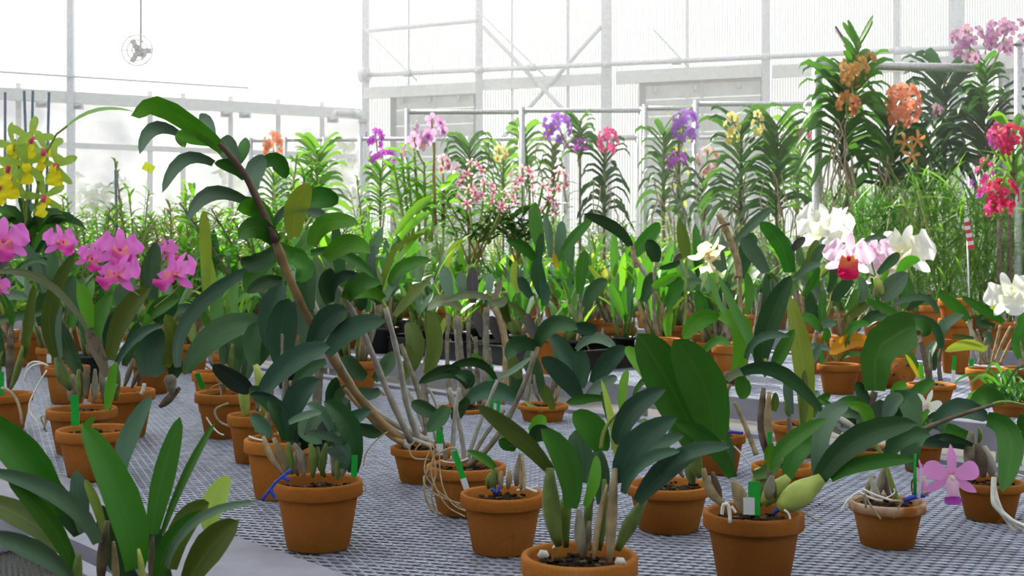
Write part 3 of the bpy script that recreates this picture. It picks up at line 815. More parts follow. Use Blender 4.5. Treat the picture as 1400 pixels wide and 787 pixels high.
m = MB(); m.tube(curve([P(x, y, 1.63) for x, y in ((1056, 702), (1063, 697), (1068, 690))], [0, .5, 1]), .003, 6); m.build('blue_tie', 'blue_tie', p.root)
plant_tag('large green label with white foot in the broad-leaved cattleya pot', 1031, 658, 704, 1.62, 16, 0, .0)
plant_tag('white card plant label before the large green one in the broad-leaved cattleya pot', 1024, 680, 703, 1.61, 15, 0, .0, top='tag_white', z=-.025)
# --- 4: pink star flowers
p4 = p = Plant('pink-flowered orchid in the small chalk-stained clay pot at lower right', 1.9, pot=(1213, 684, 102), mat='terracotta_chalky')
p.run('''
C e 8 1227 686 1217 655 1209 628 z=-.02 nodes=0
L G 34 1214 574 1208 560 1203 546 z=.02 dt=.0
L G 26 1212 572 1222 552 1236 546 z=.0 dt=-.03
L D 34 1216 582 1238 545 1250 592 z=.02 dt=-.04 roll=.2
L D 26 1214 624 1236 598 1272 595 z=-.02 dt=-.07 roll=.2
L D 28 1262 596 1246 612 1250 642 z=-.01 dt=-.04
L M 22 1219 592 1226 580 1216 566 z=.03 dt=.04
C e 6 1210 628 1200 612 1196 600 z=-.01 nodes=0
C g 6 1213 608 1214 590 1213 572 z=.0 nodes=0
B w 10 1205 684 1196 668 1190 648 z=-.03
B y 13 1200 680 1204 660 1210 636 z=.0
B y 11 1218 680 1210 660 1212 640 z=.01
B t 9 1190 682 1186 668 1196 650 z=.02
R w 3 1170 675 1158 685 1150 700 z=-.03
R w 3 1174 672 1190 680 1206 684 z=-.05
R w 3 1180 668 1196 676 1220 684 z=-.05
R p 3 1216 684 1232 686 1224 700 1222 708 z=-.055
R p 3 1168 684 1180 680 1184 694 z=-.05
R y 3 1182 675 1190 690 1204 709 z=-.055
R w 2 1172 690 1164 680 1178 670 z=-.04
R w 2 1200 684 1220 676 1222 668 z=-.03
''')
m = MB(); m.tube(curve([P(x, y, 1.86) for x, y in ((1236, 684), (1250, 679), (1264, 676))], [0, .25, .5, .75, 1]), .004, 6); m.build('blue_tie', 'blue_tie', p.root)
st = empty('plant_stake', P(1251, 680, 1.86)); tag(st, 'thin green stake beside the pink star flowers', 'stake')
m = MB(); m.tube([P(1251, 682, 1.86), P(1251, 620, 1.86)], .0025, 6); m.build('rod', 'tag_green', st)
plant_tag('narrow white plant label between the two pink star flowers', 1256, 640, 680, 1.86, 4, 4, 0., top='tag_white')
# --- 5
p = Plant('low small-leaved orchid in the clay pot just left of the nearest middle pot', 1.86, pot=(687, 673, 116))
p.run('''
L M 24 735 622 722 606 702 600 z=.0 dt=.02
L D 34 712 606 700 598 690 588 z=.02 dt=.03
L D 26 728 600 738 590 752 586 z=.0 dt=-.03
L M 14 676 640 662 628 638 616 z=-.03 dt=-.06
L R 22 724 590 736 580 740 566 z=.02 dt=.02
L M 20 706 612 694 606 682 600 z=.02 dt=.0
B g 13 676 670 674 655 678 640 z=-.03
B t 10 686 668 684 654 686 644 z=-.03
B t 10 694 668 696 655 696 642 z=-.02
B y 13 706 664 708 645 712 620 z=-.01
B t 9 712 670 714 650 714 622 z=-.03
B g 10 668 668 668 656 672 646 z=.0
R w 4 714 664 722 668 734 672 z=-.03
R p 4 715 625 717 655 716 672 z=-.04
R w 3 706 670 720 668 736 664 z=-.02
''')
m = MB(); m.tube(curve([P(x, y, 1.815) for x, y in ((672, 668), (680, 674), (682, 664))], [0, .5, 1]), .003, 6); m.build('blue_tie', 'blue_tie', p.root)
plant_tag('green label leaning left in the low orchid pot left of the nearest middle pot', 638, 616, 668, 1.80, 8, -17, .28)
# --- 6 right edge
p = Plant('arching long-leaved orchid with white hanging roots in the clay pot at the right edge', 2.09, pot=(1353, 657, 90))
p.run('''
L B 30 1282 588 1306 560 1352 574 z=-.04 dt=-.06 roll=.4
L M 34 1350 572 1382 600 1370 672 z=-.06 dt=-.12 roll=-.2
L M 30 1330 562 1346 540 1372 552 z=.06 dt=.08
L B 22 1320 610 1290 600 1260 608 z=.0 dt=-.03 roll=.4
L D 12 1330 608 1300 598 1284 600 z=-.02 dt=-.04
L M 24 1332 598 1306 592 1284 582 z=.03 dt=.06
L R 12 1270 560 1258 574 1252 585 z=.02 dt=.04
L M 22 1410 610 1404 590 1396 565 z=.02 dt=.0
B y 20 1330 652 1326 622 1328 590 z=.0
B b 19 1344 652 1342 630 1336 606 z=-.03
B w 17 1356 652 1354 634 1346 610 z=-.01
B y 15 1378 650 1382 620 1394 588 z=.0
B g 8 1337 606 1340 596 1338 584 z=-.01
C b 6 1258 588 1304 570 1358 553 z=-.08 
C e 4 1357 553 1378 549 1412 557 z=-.08 nodes=0
R w 7 1359 652 1358 676 1360 690 1374 704 1398 724 z=-.075 dz=-.03
R w 5 1359 660 1364 684 1376 706 1404 720 z=-.08 dz=-.03
R w 4 1358 690 1372 706 1388 728 z=-.08 dz=-.02
R w 3 1384 646 1396 650 1408 652 z=-.03
''')
plant_tag('white plant label in the right-edge clay pot with hanging roots', 1385, 614, 654, 2.06, 8, 4, 0., top='tag_white')
# --- 7 pale canes with leafy tops
p = Plant('tall pale-caned orchid with leathery leaf pairs in the clay pot with tangled roots', 2.14, pot=(637, 634, 110))
p.run('''
C y 8 640 636 690 580 735 474 z=.0 dz=-.03
C w 7 622 632 620 590 628 530 z=.0
C w 7 634 632 630 590 614 530 z=.02
C w 6 640 630 652 590 680 520 z=.02
C y 7 610 628 604 600 602 575 z=.0
C y 6 650 632 654 610 690 560 z=.0
L D 24 735 474 706 470 694 492 z=-.03 dt=-.07 roll=.3
L D 26 735 472 756 446 790 450 z=-.03 dt=-.08 roll=.35
L B 20 780 447 800 448 816 452 z=-.06 dt=-.06
L U 16 736 470 728 450 720 428 z=.01 dt=.03
L D 14 678 518 650 494 609 506 z=-.02 dt=-.05 roll=.4
L G 10 678 516 700 508 726 488 z=-.02 dt=.02 roll=.6
L D 20 641 530 616 506 572 524 z=-.03 dt=-.06 roll=.3
L D 18 641 528 640 516 622 512 z=-.05 dt=-.07
L D 24 612 556 602 572 584 590 z=-.01 dt=-.03
L B 28 640 548 672 534 708 548 z=.05 dt=.06 roll=.3
L D 22 600 570 580 560 562 550 z=.0 dt=.0
L D 18 640 545 628 560 620 575 z=.04 dt=.05
L O 22 714 512 706 505 700 486 z=.05 dt=.06
R p 2 592 606 580 640 596 668 640 700 z=-.05 dz=-.04
R p 2 594 612 590 650 610 690 636 706 z=-.06 dz=-.05
R p 2.4 586 604 596 640 590 680 600 706 z=-.07 dz=-.01
R p 1.8 596 620 580 656 588 690 606 704 z=-.06 dz=-.03
R p 2 600 610 604 660 620 690 650 702 z=-.07 dz=-.04
R p 3 590 608 600 618 616 612 626 614 z=-.07
R p 2.5 570 600 560 612 566 626 588 628 z=-.05
R p 3 588 640 580 670 592 700 z=-.06
R p 2.5 580 650 590 672 636 690 z=-.05 dz=-.05
R w 2 600 628 620 632 640 626 z=-.05
''')
plant_tag('green plant label with white foot standing in the tangled-root pot', 601, 587, 622, 2.10, 9, 0, .46)
# --- 8 the tall arching cane
p = Plant('tall leaning orchid whose brown cane arches high to the left above all others', 2.44, pot=(578, 609, 88))
p.run('''
C n 11 548 602 498 552 455 490 425 440 400 390 376 328 z=-.05 dz=-.22 taper=.95
C p 10 377 330 362 296 345 258 330 232 314 212 300 196 z=-.27 dz=-.08 taper=.65
L R 26 307 206 275 178 215 142 180 158 z=-.32 dt=-.46 roll=.5
L R 16 290 196 262 188 241 182 z=-.33 dt=-.40
L G 17 242 181 208 176 191 210 z=-.40 dt=-.46 roll=.3
L R 12 244 178 246 190 253 201 z=-.36 dt=-.38
L G 22 290 192 284 172 272 162 z=-.30 dt=-.26
L G 26 324 228 314 206 304 188 z=-.30 dt=-.28 roll=.2
L M 16 324 226 334 205 332 190 z=-.29 dt=-.25
L M 16 335 244 318 228 293 223 z=-.30 dt=-.33
L G 17 292 223 250 218 222 263 z=-.34 dt=-.44 roll=.35
L G 26 347 260 346 235 364 215 z=-.27 dt=-.22 
L M 22 360 224 378 220 391 244 z=-.22 dt=-.20
L M 18 360 291 342 280 328 274 z=-.26 dt=-.30
L G 19 332 272 286 264 256 301 z=-.30 dt=-.44 roll=.3
L R 26 373 314 352 284 324 286 z=-.25 dt=-.32
L M 28 377 330 350 310 326 326 z=-.26 dt=-.36 roll=.2
L L 30 402 324 405 285 424 250 z=-.26 dt=-.30 roll=-.1
L M 30 404 292 432 270 462 278 z=-.12 dt=-.06
L G 12 373 310 394 286 423 290 z=-.25 dt=-.28
L G 14 421 289 434 291 446 299 z=-.28 dt=-.28
L R 24 427 336 446 306 490 306 z=-.26 dt=-.33 roll=.25
L R 26 446 354 476 334 506 346 z=-.25 dt=-.33 roll=.2
L M 14 425 346 470 348 512 380 z=-.22 dt=-.28 roll=.3
L M 24 370 330 400 350 422 352 z=-.18 dt=-.15
L D 24 378 340 350 360 330 352 z=-.20 dt=-.24
L M 26 400 352 416 366 404 382 z=-.20 dt=-.22
L D 26 450 414 446 388 452 366 z=-.16 dt=-.2
L D 28 424 424 420 390 424 356 z=-.12 dt=-.1
L M 24 382 348 350 372 340 402 z=-.16 dt=-.2
L D 18 385 384 364 386 338 400 z=-.2 dt=-.26
L M 20 402 345 420 330 424 312 z=-.14 dt=-.1
C w 9 562 604 532 540 505 474 482 425 458 388 z=-.02 dz=-.18
L M 26 474 408 492 388 520 388 z=-.2 dt=-.28 roll=.2
L D 18 470 398 492 408 490 424 z=-.14 dt=-.12
L B 14 455 398 470 376 506 386 z=-.2 dt=-.24
C w 9 575 606 556 552 544 486 527 420 z=.0 dz=-.12
C e 5 527 420 518 400 508 380 z=-.12 nodes=0
L M 14 520 398 500 378 455 392 z=-.14 dt=-.2 roll=.3
L G 12 528 412 540 384 572 346 z=-.12 dt=-.08
L R 20 524 408 498 396 470 408 z=-.15 dt=-.22 roll=.2
L M 18 534 388 552 364 590 356 z=-.11 dt=-.12
L D 20 520 416 512 400 496 402 z=-.1 dt=-.1
L O 14 540 432 560 408 586 384 z=-.08 dt=-.02
L B 14 516 386 508 360 512 334 z=-.08 dt=-.05
C w 9 592 606 510 560 466 500 428 412 z=.02 dz=-.08
C w 8 560 612 520 584 492 545 470 510 z=-.04
C w 7 590 610 545 592 505 560 472 540 z=-.02
C n 7 552 606 520 585 492 556 470 530 z=-.06
C w 6 586 606 570 560 548 520 z=.02
C y 6 580 600 564 575 552 540 z=.03
C w 5 596 604 588 570 572 545 z=.04
C w 5 600 606 598 560 584 530 z=.05
C y 8 574 608 582 580 570 530 548 470 z=.02
L D 30 490 530 470 545 480 560 z=.02 dt=.0
L D 26 500 516 480 500 470 486 z=.03 dt=.04
L B 22 520 535 496 540 478 530 z=.04 dt=.05
L D 24 512 520 530 500 536 480 z=.06 dt=.08
L D 26 470 560 455 545 460 515 z=.03 dt=.02
L O 18 546 520 560 500 556 470 z=.05 dt=.06
L D 20 486 580 504 588 526 590 z=.04 dt=.06
L O 30 560 505 566 470 556 440 z=.08 dt=.1
L O 26 584 512 596 470 588 424 z=.1 dt=.12
R p 2 575 606 566 622 572 640 z=-.05
R p 2 590 606 604 610 612 604 z=-.05
''')
# --- big dark leaves at left centre (pots 10, 11, 12)
p = Plant('big blue-leaved orchid in the clay pot behind the blue-tied one', 2.28, pot=(384, 598, 100))
p.run('''
L B 42 388 502 384 455 395 408 z=-.02 dt=-.02 roll=-.1
L B 38 374 475 372 430 387 384 z=.05 dt=.08
L B 32 360 534 400 494 451 474 z=-.08 dt=-.16 roll=.3
L B 34 426 478 446 440 477 426 z=-.02 dt=-.07 roll=.2
L B 32 448 484 478 452 528 439 z=-.03 dt=-.10 roll=.3
L G 26 424 472 416 444 406 418 z=.06 dt=.07
L D 20 446 494 420 508 400 530 z=-.02 dt=-.03
L D 22 372 560 358 540 340 532 z=.0 dt=.0
C y 9 388 590 389 545 391 510 z=.0
C y 5 387 520 386 490 386 456 z=-.04
C y 15 430 590 434 540 437 496 z=.03 nodes=0
C y 9 404 590 402 555 398 520 z=.03
C t 10 365 592 368 560 372 520 z=.03
L D 22 404 536 412 512 420 498 z=.04 dt=.06
R w 3 340 596 350 600 362 602 z=-.05
''')
plant_tag('green plant label in the clay pot behind the blue-tied one', 352, 566, 590, 2.24, 8, -3, 0.)
p = Plant('narrow-leaved orchid in the small clay pot just left of the big blue leaves', 2.67, pot=(348, 565, 73))
p.run('''
B l 15 336 572 334 546 329 526 z=-.03
B l 16 362 570 358 530 349 498 z=-.02
L K 26 342 534 322 520 290 498 z=-.06 dt=-.12 roll=.2
L D 26 350 500 344 470 352 440 z=.0 dt=.02
L D 18 330 524 340 500 336 478 z=.02 dt=.05
L M 16 372 470 362 452 364 430 z=.03 dt=.05
L D 20 352 498 366 470 372 446 z=.03 dt=.05
B y 9 352 562 352 545 348 532 z=.02
''')
p = Plant('long dark-leaved orchid in the banded clay pot with a curled root on its side', 3.05, pot=(313, 535, 92))
p.run('''
L D 40 365 450 310 452 252 512 z=-.10 dt=-.22 roll=-.5
L B 20 243 502 264 425 354 361 z=-.25 dt=-.10 roll=-.2
L D 20 320 520 308 486 314 460 z=.02 dt=.05
L D 24 334 516 326 480 322 452 z=.03 dt=.05
L M 20 310 460 296 430 300 404 z=.05 dt=.1
L M 14 330 440 318 410 326 384 z=.05 dt=.1
L G 14 276 430 256 420 234 428 z=.0 dt=-.05
B y 13 322 534 314 515 308 498 z=-.02
B t 11 308 536 302 520 296 505 z=.0
B y 10 330 532 332 512 334 492 z=.0
B g 11 316 520 316 495 318 470 z=.03
R p 3 312 551 294 560 300 576 318 584 z=-.11
R w 2 282 570 295 588 306 594 z=-.13
R p 2 300 528 302 538 300 542 z=-.1
R p 2 284 534 296 526 310 524 z=-.07
''')
plant_tag('green label with white edge leaning in the banded clay pot', 278, 510, 531, 2.97, 7, -9, .0)
p = Plant('orchid in the clay pot half hidden behind the banded pot', 3.5, pot=(296, 507, 66))
p.run('''
L M 12 296 470 284 440 270 420 z=.0 dt=.0
L O 12 300 470 306 440 322 420 z=.0 dt=.05
L L 16 282 420 281 340 278 288 z=-.1 dt=-.18
L L 18 296 415 286 380 283 345 z=-.06 dt=-.1
B l 16 300 450 290 410 284 372 z=-.02
B y 9 290 500 286 480 284 455 z=.0
B b 8 308 500 304 470 298 440 z=.0
L M 10 310 430 330 404 346 398 z=.0 dt=.1
L O 14 274 474 262 452 262 430 z=.0 dt=.05
L D 12 312 470 322 450 340 432 z=.02 dt=.05
''')
# --- left group with the pink flowers
pA = Plant('strap-leaved pink cattleya in the front clay pot with a bright green tag, far left group', 2.48, pot=(132, 585, 107))
pA.run('''
L O 22 80 490 68 425 103 345 z=.05 dt=.02 roll=.1
B g 22 98 532 86 512 78 488 z=.04
L G 9 84 488 80 450 84 418 z=.02 dt=.03
L D 25 110 510 92 472 80 440 z=.03 dt=.05
L R 21 122 448 116 415 107 386 z=.0 dt=-.02
L P 12 120 450 62 384 -10 372 z=-.02 dt=-.2 roll=.4
L X 19 147 515 133 476 119 449 z=-.04 dt=-.06
L R 14 146 560 150 530 157 495 z=-.06 dt=-.06
L D 22 122 470 116 430 110 396 z=.08 dt=.1
B b 13 118 545 118 522 118 500 z=.0
B y 10 131 545 130 525 130 504 z=.0
B g 12 110 545 108 525 108 505 z=.0
B y 11 140 545 140 520 138 500 z=.03
L R 10 112 592 120 580 130 570 z=-.06 dt=-.09
B t 9 150 560 152 540 160 525 z=.03
''')
plant_tag('bright green plant label in the front pot of the left pink-flowered group', 103, 540, 582, 2.40, 11, -1, 0.)
pB = Plant('pink-flowered cattleya in the clay pot directly behind the front pot of the left group', 2.79, pot=(112, 557, 94))
pB.run('''
L M 22 133 468 138 430 153 402 z=.0 dt=.02
L O 28 152 492 168 435 206 394 z=-.05 dt=-.10 roll=.3
L D 28 180 440 172 412 166 386 z=.0 dt=.02
L D 26 208 410 205 370 214 331 z=.02 dt=.05
L O 12 200 415 197 380 202 346 z=.05 dt=.07
L M 20 140 430 150 400 152 386 z=.05 dt=.07
L D 20 98 430 94 400 100 376 z=.06 dt=.08
L D 18 70 400 74 370 70 340 z=.08 dt=.1
L D 24 158 470 162 440 176 416 z=.03 dt=.05
L B 20 148 480 152 450 160 428 z=.04 dt=.05
B y 14 96 552 98 530 100 512 z=.02
B b 12 142 550 150 525 152 500 z=.0
B g 12 158 548 160 520 158 495 z=.02
B t 10 128 550 128 532 130 515 z=.04
R w 2.5 66 500 42 496 34 520 z=-.02
R w 2.5 64 506 50 530 40 560 64 590 z=-.03
R p 2.5 60 588 62 570 56 570 60 580 64 575 z=-.05
''')
pC = Plant('broad blue-leaved pink cattleya in the clay pot at the right of the left group', 3.05, pot=(166, 532, 90))
pC.run('''
L B 15 160 498 186 462 222 445 z=-.1 dt=-.16 roll=.5
L B 36 226 456 204 480 204 516 z=-.12 dt=-.16 roll=.1
L B 24 222 470 214 500 212 516 z=-.05 dt=-.08
L S 20 226 500 236 466 226 429 z=-.2 dt=-.22
L M 22 206 432 222 418 246 408 z=-.1 dt=-.14 roll=.3
L D 24 212 440 226 426 240 406 z=-.05 dt=-.06
L D 20 236 516 240 500 238 480 z=-.18 dt=-.2
L D 18 170 500 180 470 190 440 z=.0 dt=.0
B y 18 235 540 233 520 232 512 z=-.22
B b 12 218 556 230 546 246 530 z=-.2
B y 9 170 528 176 510 182 490 z=.0
B b 9 180 530 188 512 196 500 z=.0
B t 10 190 526 192 508 200 490 z=.02
R w 5 193 538 196 532 197 524 z=-.2
''')
p = Plant('dark strap-leaved orchid in the clay pot cut by the left edge', 3.14, pot=(2, 537, 82))
p.run('''
L M 12 16 444 12 420 -4 396 z=-.05 dt=-.08
L O 14 33 490 40 440 47 388 z=-.05 dt=-.08
L U 20 -6 372 10 352 27 353 z=-.02 dt=-.06
L D 14 -8 438 30 432 66 425 z=.0 dt=-.05
L D 9 -5 405 40 358 78 374 z=-.1 dt=-.12 roll=.6
L G 14 -5 412 18 404 38 408 z=.0 dt=.05
L D 16 6 500 -2 470 -4 440 z=.0 dt=.0
B b 14 12 530 14 490 15 448 z=-.04
B g 11 14 532 24 505 31 472 z=-.06
B g 10 2 530 -2 505 4 480 z=.0
R p 4 2 530 22 545 30 580 z=-.12
''')
plant_tag('green label in the clay pot cut by the left edge', 1, 508, 540, 3.06, 9, 0, 0.)
p = Plant('orchid in the shaded clay pot with pale roots spilling out, behind the left edge pot', 3.74, pot=(92, 500, 60))
p.run('''
L G 13 62 400 48 358 28 326 z=-.1 dt=-.15 roll=.3
L G 12 70 398 52 360 30 332 z=-.05 dt=-.1
L M 16 96 450 104 410 100 380 z=.0 dt=.05
L D 14 84 460 76 430 64 410 z=.0 dt=.0
L D 18 60 400 54 372 52 345 z=.05 dt=.1
L D 10 70 366 56 356 20 370 z=.0 dt=-.05
B y 8 88 496 90 470 92 450 z=.0
B y 8 100 496 98 470 96 448 z=.0
R w 2 64 498 44 500 34 515 z=-.04
''')
plant_tag('small white label at the rim of the shaded pot with pale roots', 67, 484, 496, 3.70, 6, 0, 0., top='tag_white')
# --- middle / right on the near bench
p = Plant('orchid in the wide clay pot behind the nearest middle pot', 2.01, pot=(914, 660, 116))
p.run('''
B b 10 900 650 905 635 908 620 z=.0
B g 12 915 652 912 630 914 606 z=.0
B y 9 935 652 930 640 936 622 z=-.02
C e 5 890 600 898 615 912 626 z=-.04 nodes=0
L R 12 896 618 890 590 878 572 z=.0 dt=.02
L M 16 914 608 920 590 936 580 z=.02 dt=.04
L G 18 804 540 822 526 844 515 z=.1 dt=.12
L B 30 812 524 832 494 858 476 z=.15 dt=.1 roll=.2
L B 30 794 530 796 502 792 478 z=.2 dt=.2
L B 30 792 544 770 512 740 488 z=.1 dt=.05 roll=.2
L B 28 786 508 770 480 750 456 z=.25 dt=.25
L M 15 826 544 800 544 774 550 z=.0 dt=-.04 roll=.4
L G 18 788 478 815 462 844 480 z=.2 dt=.15 roll=.4
L O 14 756 560 752 545 744 530 z=.1 dt=.1
L M 10 842 600 830 560 822 525 z=.15 dt=.15
L R 14 850 560 852 530 858 505 z=.1 dt=.12
L M 10 866 540 880 520 900 510 z=.1 dt=.12
B y 6 870 640 878 620 890 606 z=-.02
R p 3 890 650 900 640 915 648 z=-.04
''')
p = Plant('orchid with bright arching leaf in the clay pot left of the tan canes', 2.54, pot=(980, 592, 78))
p.run('''
L R 30 1006 512 1012 448 978 434 z=-.08 dt=-.12 roll=-.2
L R 26 982 434 955 436 934 464 z=-.12 dt=-.15 roll=.3
L M 14 960 484 980 466 998 474 z=.0 dt=-.05 roll=.4
L P 14 994 520 1012 506 1026 514 z=-.1 dt=-.12
L M 22 1004 514 1016 528 1012 545 z=-.06 dt=-.06
B b 20 1004 522 996 515 990 510 z=-.08
C t 7 1000 600 990 560 1000 520 z=-.04
C t 7 1034 621 1018 580 1004 549 z=-.05
R w 2.5 985 600 1006 612 1036 650 z=-.05
R p 2 984 592 990 580 988 570 z=-.02
''')
m = MB(); m.tube(curve([P(x, y, 2.49) for x, y in ((984, 594), (1000, 590), (1016, 592))], [0, .5, 1]), .003, 6); m.build('blue_tie', 'blue_tie', p.root)
p = Plant('tall dark strap-leaved orchid with brown canes in the clay pot behind the fat pseudobulbs', 2.22, pot=(1070, 634, 84))
p.run('''
B b 15 1048 622 1042 580 1044 530 z=-.02
B t 13 1056 620 1050 580 1052 535 z=-.03
B y 12 1084 630 1082 600 1078 570 z=.0
L D 33 1040 498 1052 440 1082 376 z=.0 dt=-.02 roll=.15
L L 30 1100 590 1098 500 1078 402 z=.02 dt=.05 roll=-.2
L D 22 1014 508 1068 508 1126 566 z=-.06 dt=-.12 roll=-.4
L B 13 1020 490 1040 462 1080 460 z=-.05 dt=-.09 roll=.4
L M 14 1042 505 1012 440 982 376 z=.05 dt=.15
L M 9 992 432 980 405 968 372 z=.1 dt=.18
L M 20 1056 510 1070 480 1086 450 z=-.03 dt=-.05
L G 14 1082 566 1078 540 1076 516 z=.02 dt=.03
L O 14 1098 584 1100 545 1100 505 z=.0 dt=.02
L G 16 1110 540 1096 510 1090 480 z=.05 dt=.07
L O 11 1058 562 1060 550 1060 536 z=-.06 dt=-.06
C e 7 1044 512 1048 506 1046 490 z=-.01 nodes=0
''')
p = Plant('orchid in the clay pot at the back rim of the near bench, right of centre', 2.75, pot=(1090, 578, 72))
p.run('''
B g 9 1080 572 1076 560 1072 548 z=.0
B b 8 1096 574 1100 556 1096 540 z=.0
L M 10 1120 545 1135 556 1150 572 z=.0 dt=-.02
L M 14 1110 570 1120 548 1136 540 z=.0 dt=.02
L D 14 1130 572 1140 560 1160 556 z=.02 dt=.02
L G 14 1100 560 1110 545 1120 535 z=.03 dt=.05
''')
p = Plant('orchid with one huge folded midribbed leaf, behind the pink star flowers', 2.7, pot=(1188, 612, 70))
p.run('''
L M 56 1196 534 1200 478 1236 452 1252 447 z=-.04 dt=-.02 roll=-.1
L M 22 1240 448 1260 446 1264 460 z=-.02 dt=.06
L R 18 1222 546 1228 532 1240 526 z=.0 dt=.0
L M 20 1243 556 1256 536 1278 520 z=.0 dt=-.02 roll=.3
L D 18 1190 556 1178 538 1170 522 z=-.02 dt=-.04
L M 16 1188 560 1164 548 1140 558 z=-.02 dt=-.05
L G 24 1186 575 1160 560 1136 574 z=.0 dt=-.02
L D 20 1200 566 1216 556 1226 570 z=.0 dt=.0
L D 22 1180 585 1166 578 1150 584 z=.03 dt=.02
C b 12 1186 606 1186 575 1196 535 z=-.02
B y 10 1178 606 1176 585 1172 565 z=.02
C w 11 1182 606 1160 580 1140 572 z=-.06 nodes=0
L P 10 1150 592 1136 582 1124 564 z=-.05 dt=-.06
''')
p = Plant('white star-flowered orchid by the back rim board, behind the pink star flowers', 2.55, pot=(1260, 600, 60))
p.run('''
L M 20 1270 590 1256 575 1240 566 z=.0 dt=.0
L D 16 1262 580 1280 570 1300 566 z=.0 dt=.0
L M 16 1256 592 1244 578 1230 580 z=.0 dt=.02
C e 4 1262 596 1266 575 1266 560 z=.0 nodes=0
B g 9 1254 598 1252 585 1256 574 z=.0
''')
pW = p
p = Plant('grassy narrow-leaved orchid tuft near the right edge', 3.45, pot=(1384, 548, 60))
for k in range(70):
    x0 = 1384+R.gauss(0, 12); a = R.gauss(0, 1.0); ln = R.uniform(36, 80); x1 = x0+math.sin(a)*ln; y1 = 548-math.cos(a)*ln*.55+R.uniform(0, 24)
    p.leaf('M' if k % 3 else 'D', 4.5, [x0, 548, x0+(x1-x0)*.5, min(y1, 548)-R.uniform(4, 14), x1, y1], z=R.uniform(-.12, .1), dt=R.uniform(-.22, .15), thick=False)
p = Plant('silvery dry-caned orchid with purple and grey leaves at the back of the near bench', 3.55, pot=(632, 556, 84))
p.run('''
C y 10 584 558 580 520 588 472 z=.05
C y 7 618 552 612 510 612 428 z=.0
C y 9 640 550 632 500 626 432 z=.0
C w 8 632 552 628 510 624 450 z=.02
C y 10 664 555 664 500 665 420 z=-.02
C t 11 684 552 692 480 676 420 z=-.02
C y 8 668 550 670 510 668 475 z=.03
C y 7 656 552 652 500 650 460 z=.03
C y 7 646 552 642 505 640 440 z=.04
L P 12 670 408 640 402 606 413 z=-.02 dt=-.08 roll=.4
L P 18 630 421 606 408 584 424 z=-.03 dt=-.1 roll=.4
L U 17 647 414 646 390 646 364 z=.0 dt=.02 roll=0
L G 20 617 410 612 385 607 364 z=.02 dt=.05
L G 18 636 408 632 390 630 372 z=.03 dt=.06
L X 9 672 412 682 396 684 378 z=-.01 dt=.0
L G 12 669 400 670 386 670 374 z=.03 dt=.06
L P 16 672 414 684 412 688 404 z=-.02 dt=-.04
L O 28 592 470 592 448 596 426 z=.02 dt=.02
L L 9 586 486 600 460 608 434 z=.0 dt=-.02
L U 14 660 460 654 440 650 425 z=.02 dt=.03
L U 16 684 468 676 446 670 432 z=.04 dt=.05
L O 14 696 440 690 424 692 410 z=.02 dt=-.03
L O 12 726 456 714 430 694 414 z=.0 dt=-.05
L R 14 665 505 655 495 645 483 z=.0 dt=-.05
L D 18 700 545 706 520 700 495 z=.05 dt=.05
L O 26 704 538 700 510 698 480 z=.08 dt=.1
R t 4 694 400 688 400 686 404 z=0
''')
p = Plant('orchid with olive and mottled leaves at the back of the near bench, centre', 3.35, pot=(742, 552, 70))
p.run('''
L D 24 742 536 730 505 722 478 z=.0 dt=.03
L O 18 748 550 744 536 740 528 z=-.03 dt=-.05
L L 7 718 548 728 556 742 562 z=-.04 dt=-.07
L D 18 760 530 764 505 758 480 z=.03 dt=.05
B y 7 738 548 732 532 730 512 z=.0
B b 7 750 548 756 530 758 510 z=.0
B t 7 760 548 764 530 772 515 z=.0
C y 6 720 550 724 520 728 480 z=.0
L M 16 764 530 780 505 800 490 z=.05 dt=.05
''')
for lb, px, a, b, Y, w, le in (('green plant label behind the silvery canes', 672, 500, 560, 3.45, 6, 0), ('short green label low beside the tangled-root pot', 680, 545, 585, 3.18, 5, 2),
        ('green plant label left of the brown canes right of centre', 1052, 590, 606, 2.2, 5, 0),
        ('green label in the gap behind the clay pot at the back rim', 1137, 560, 590, 2.72, 9, 0)):
    plant_tag(lb, px, a, b, Y, w, le, 0.)
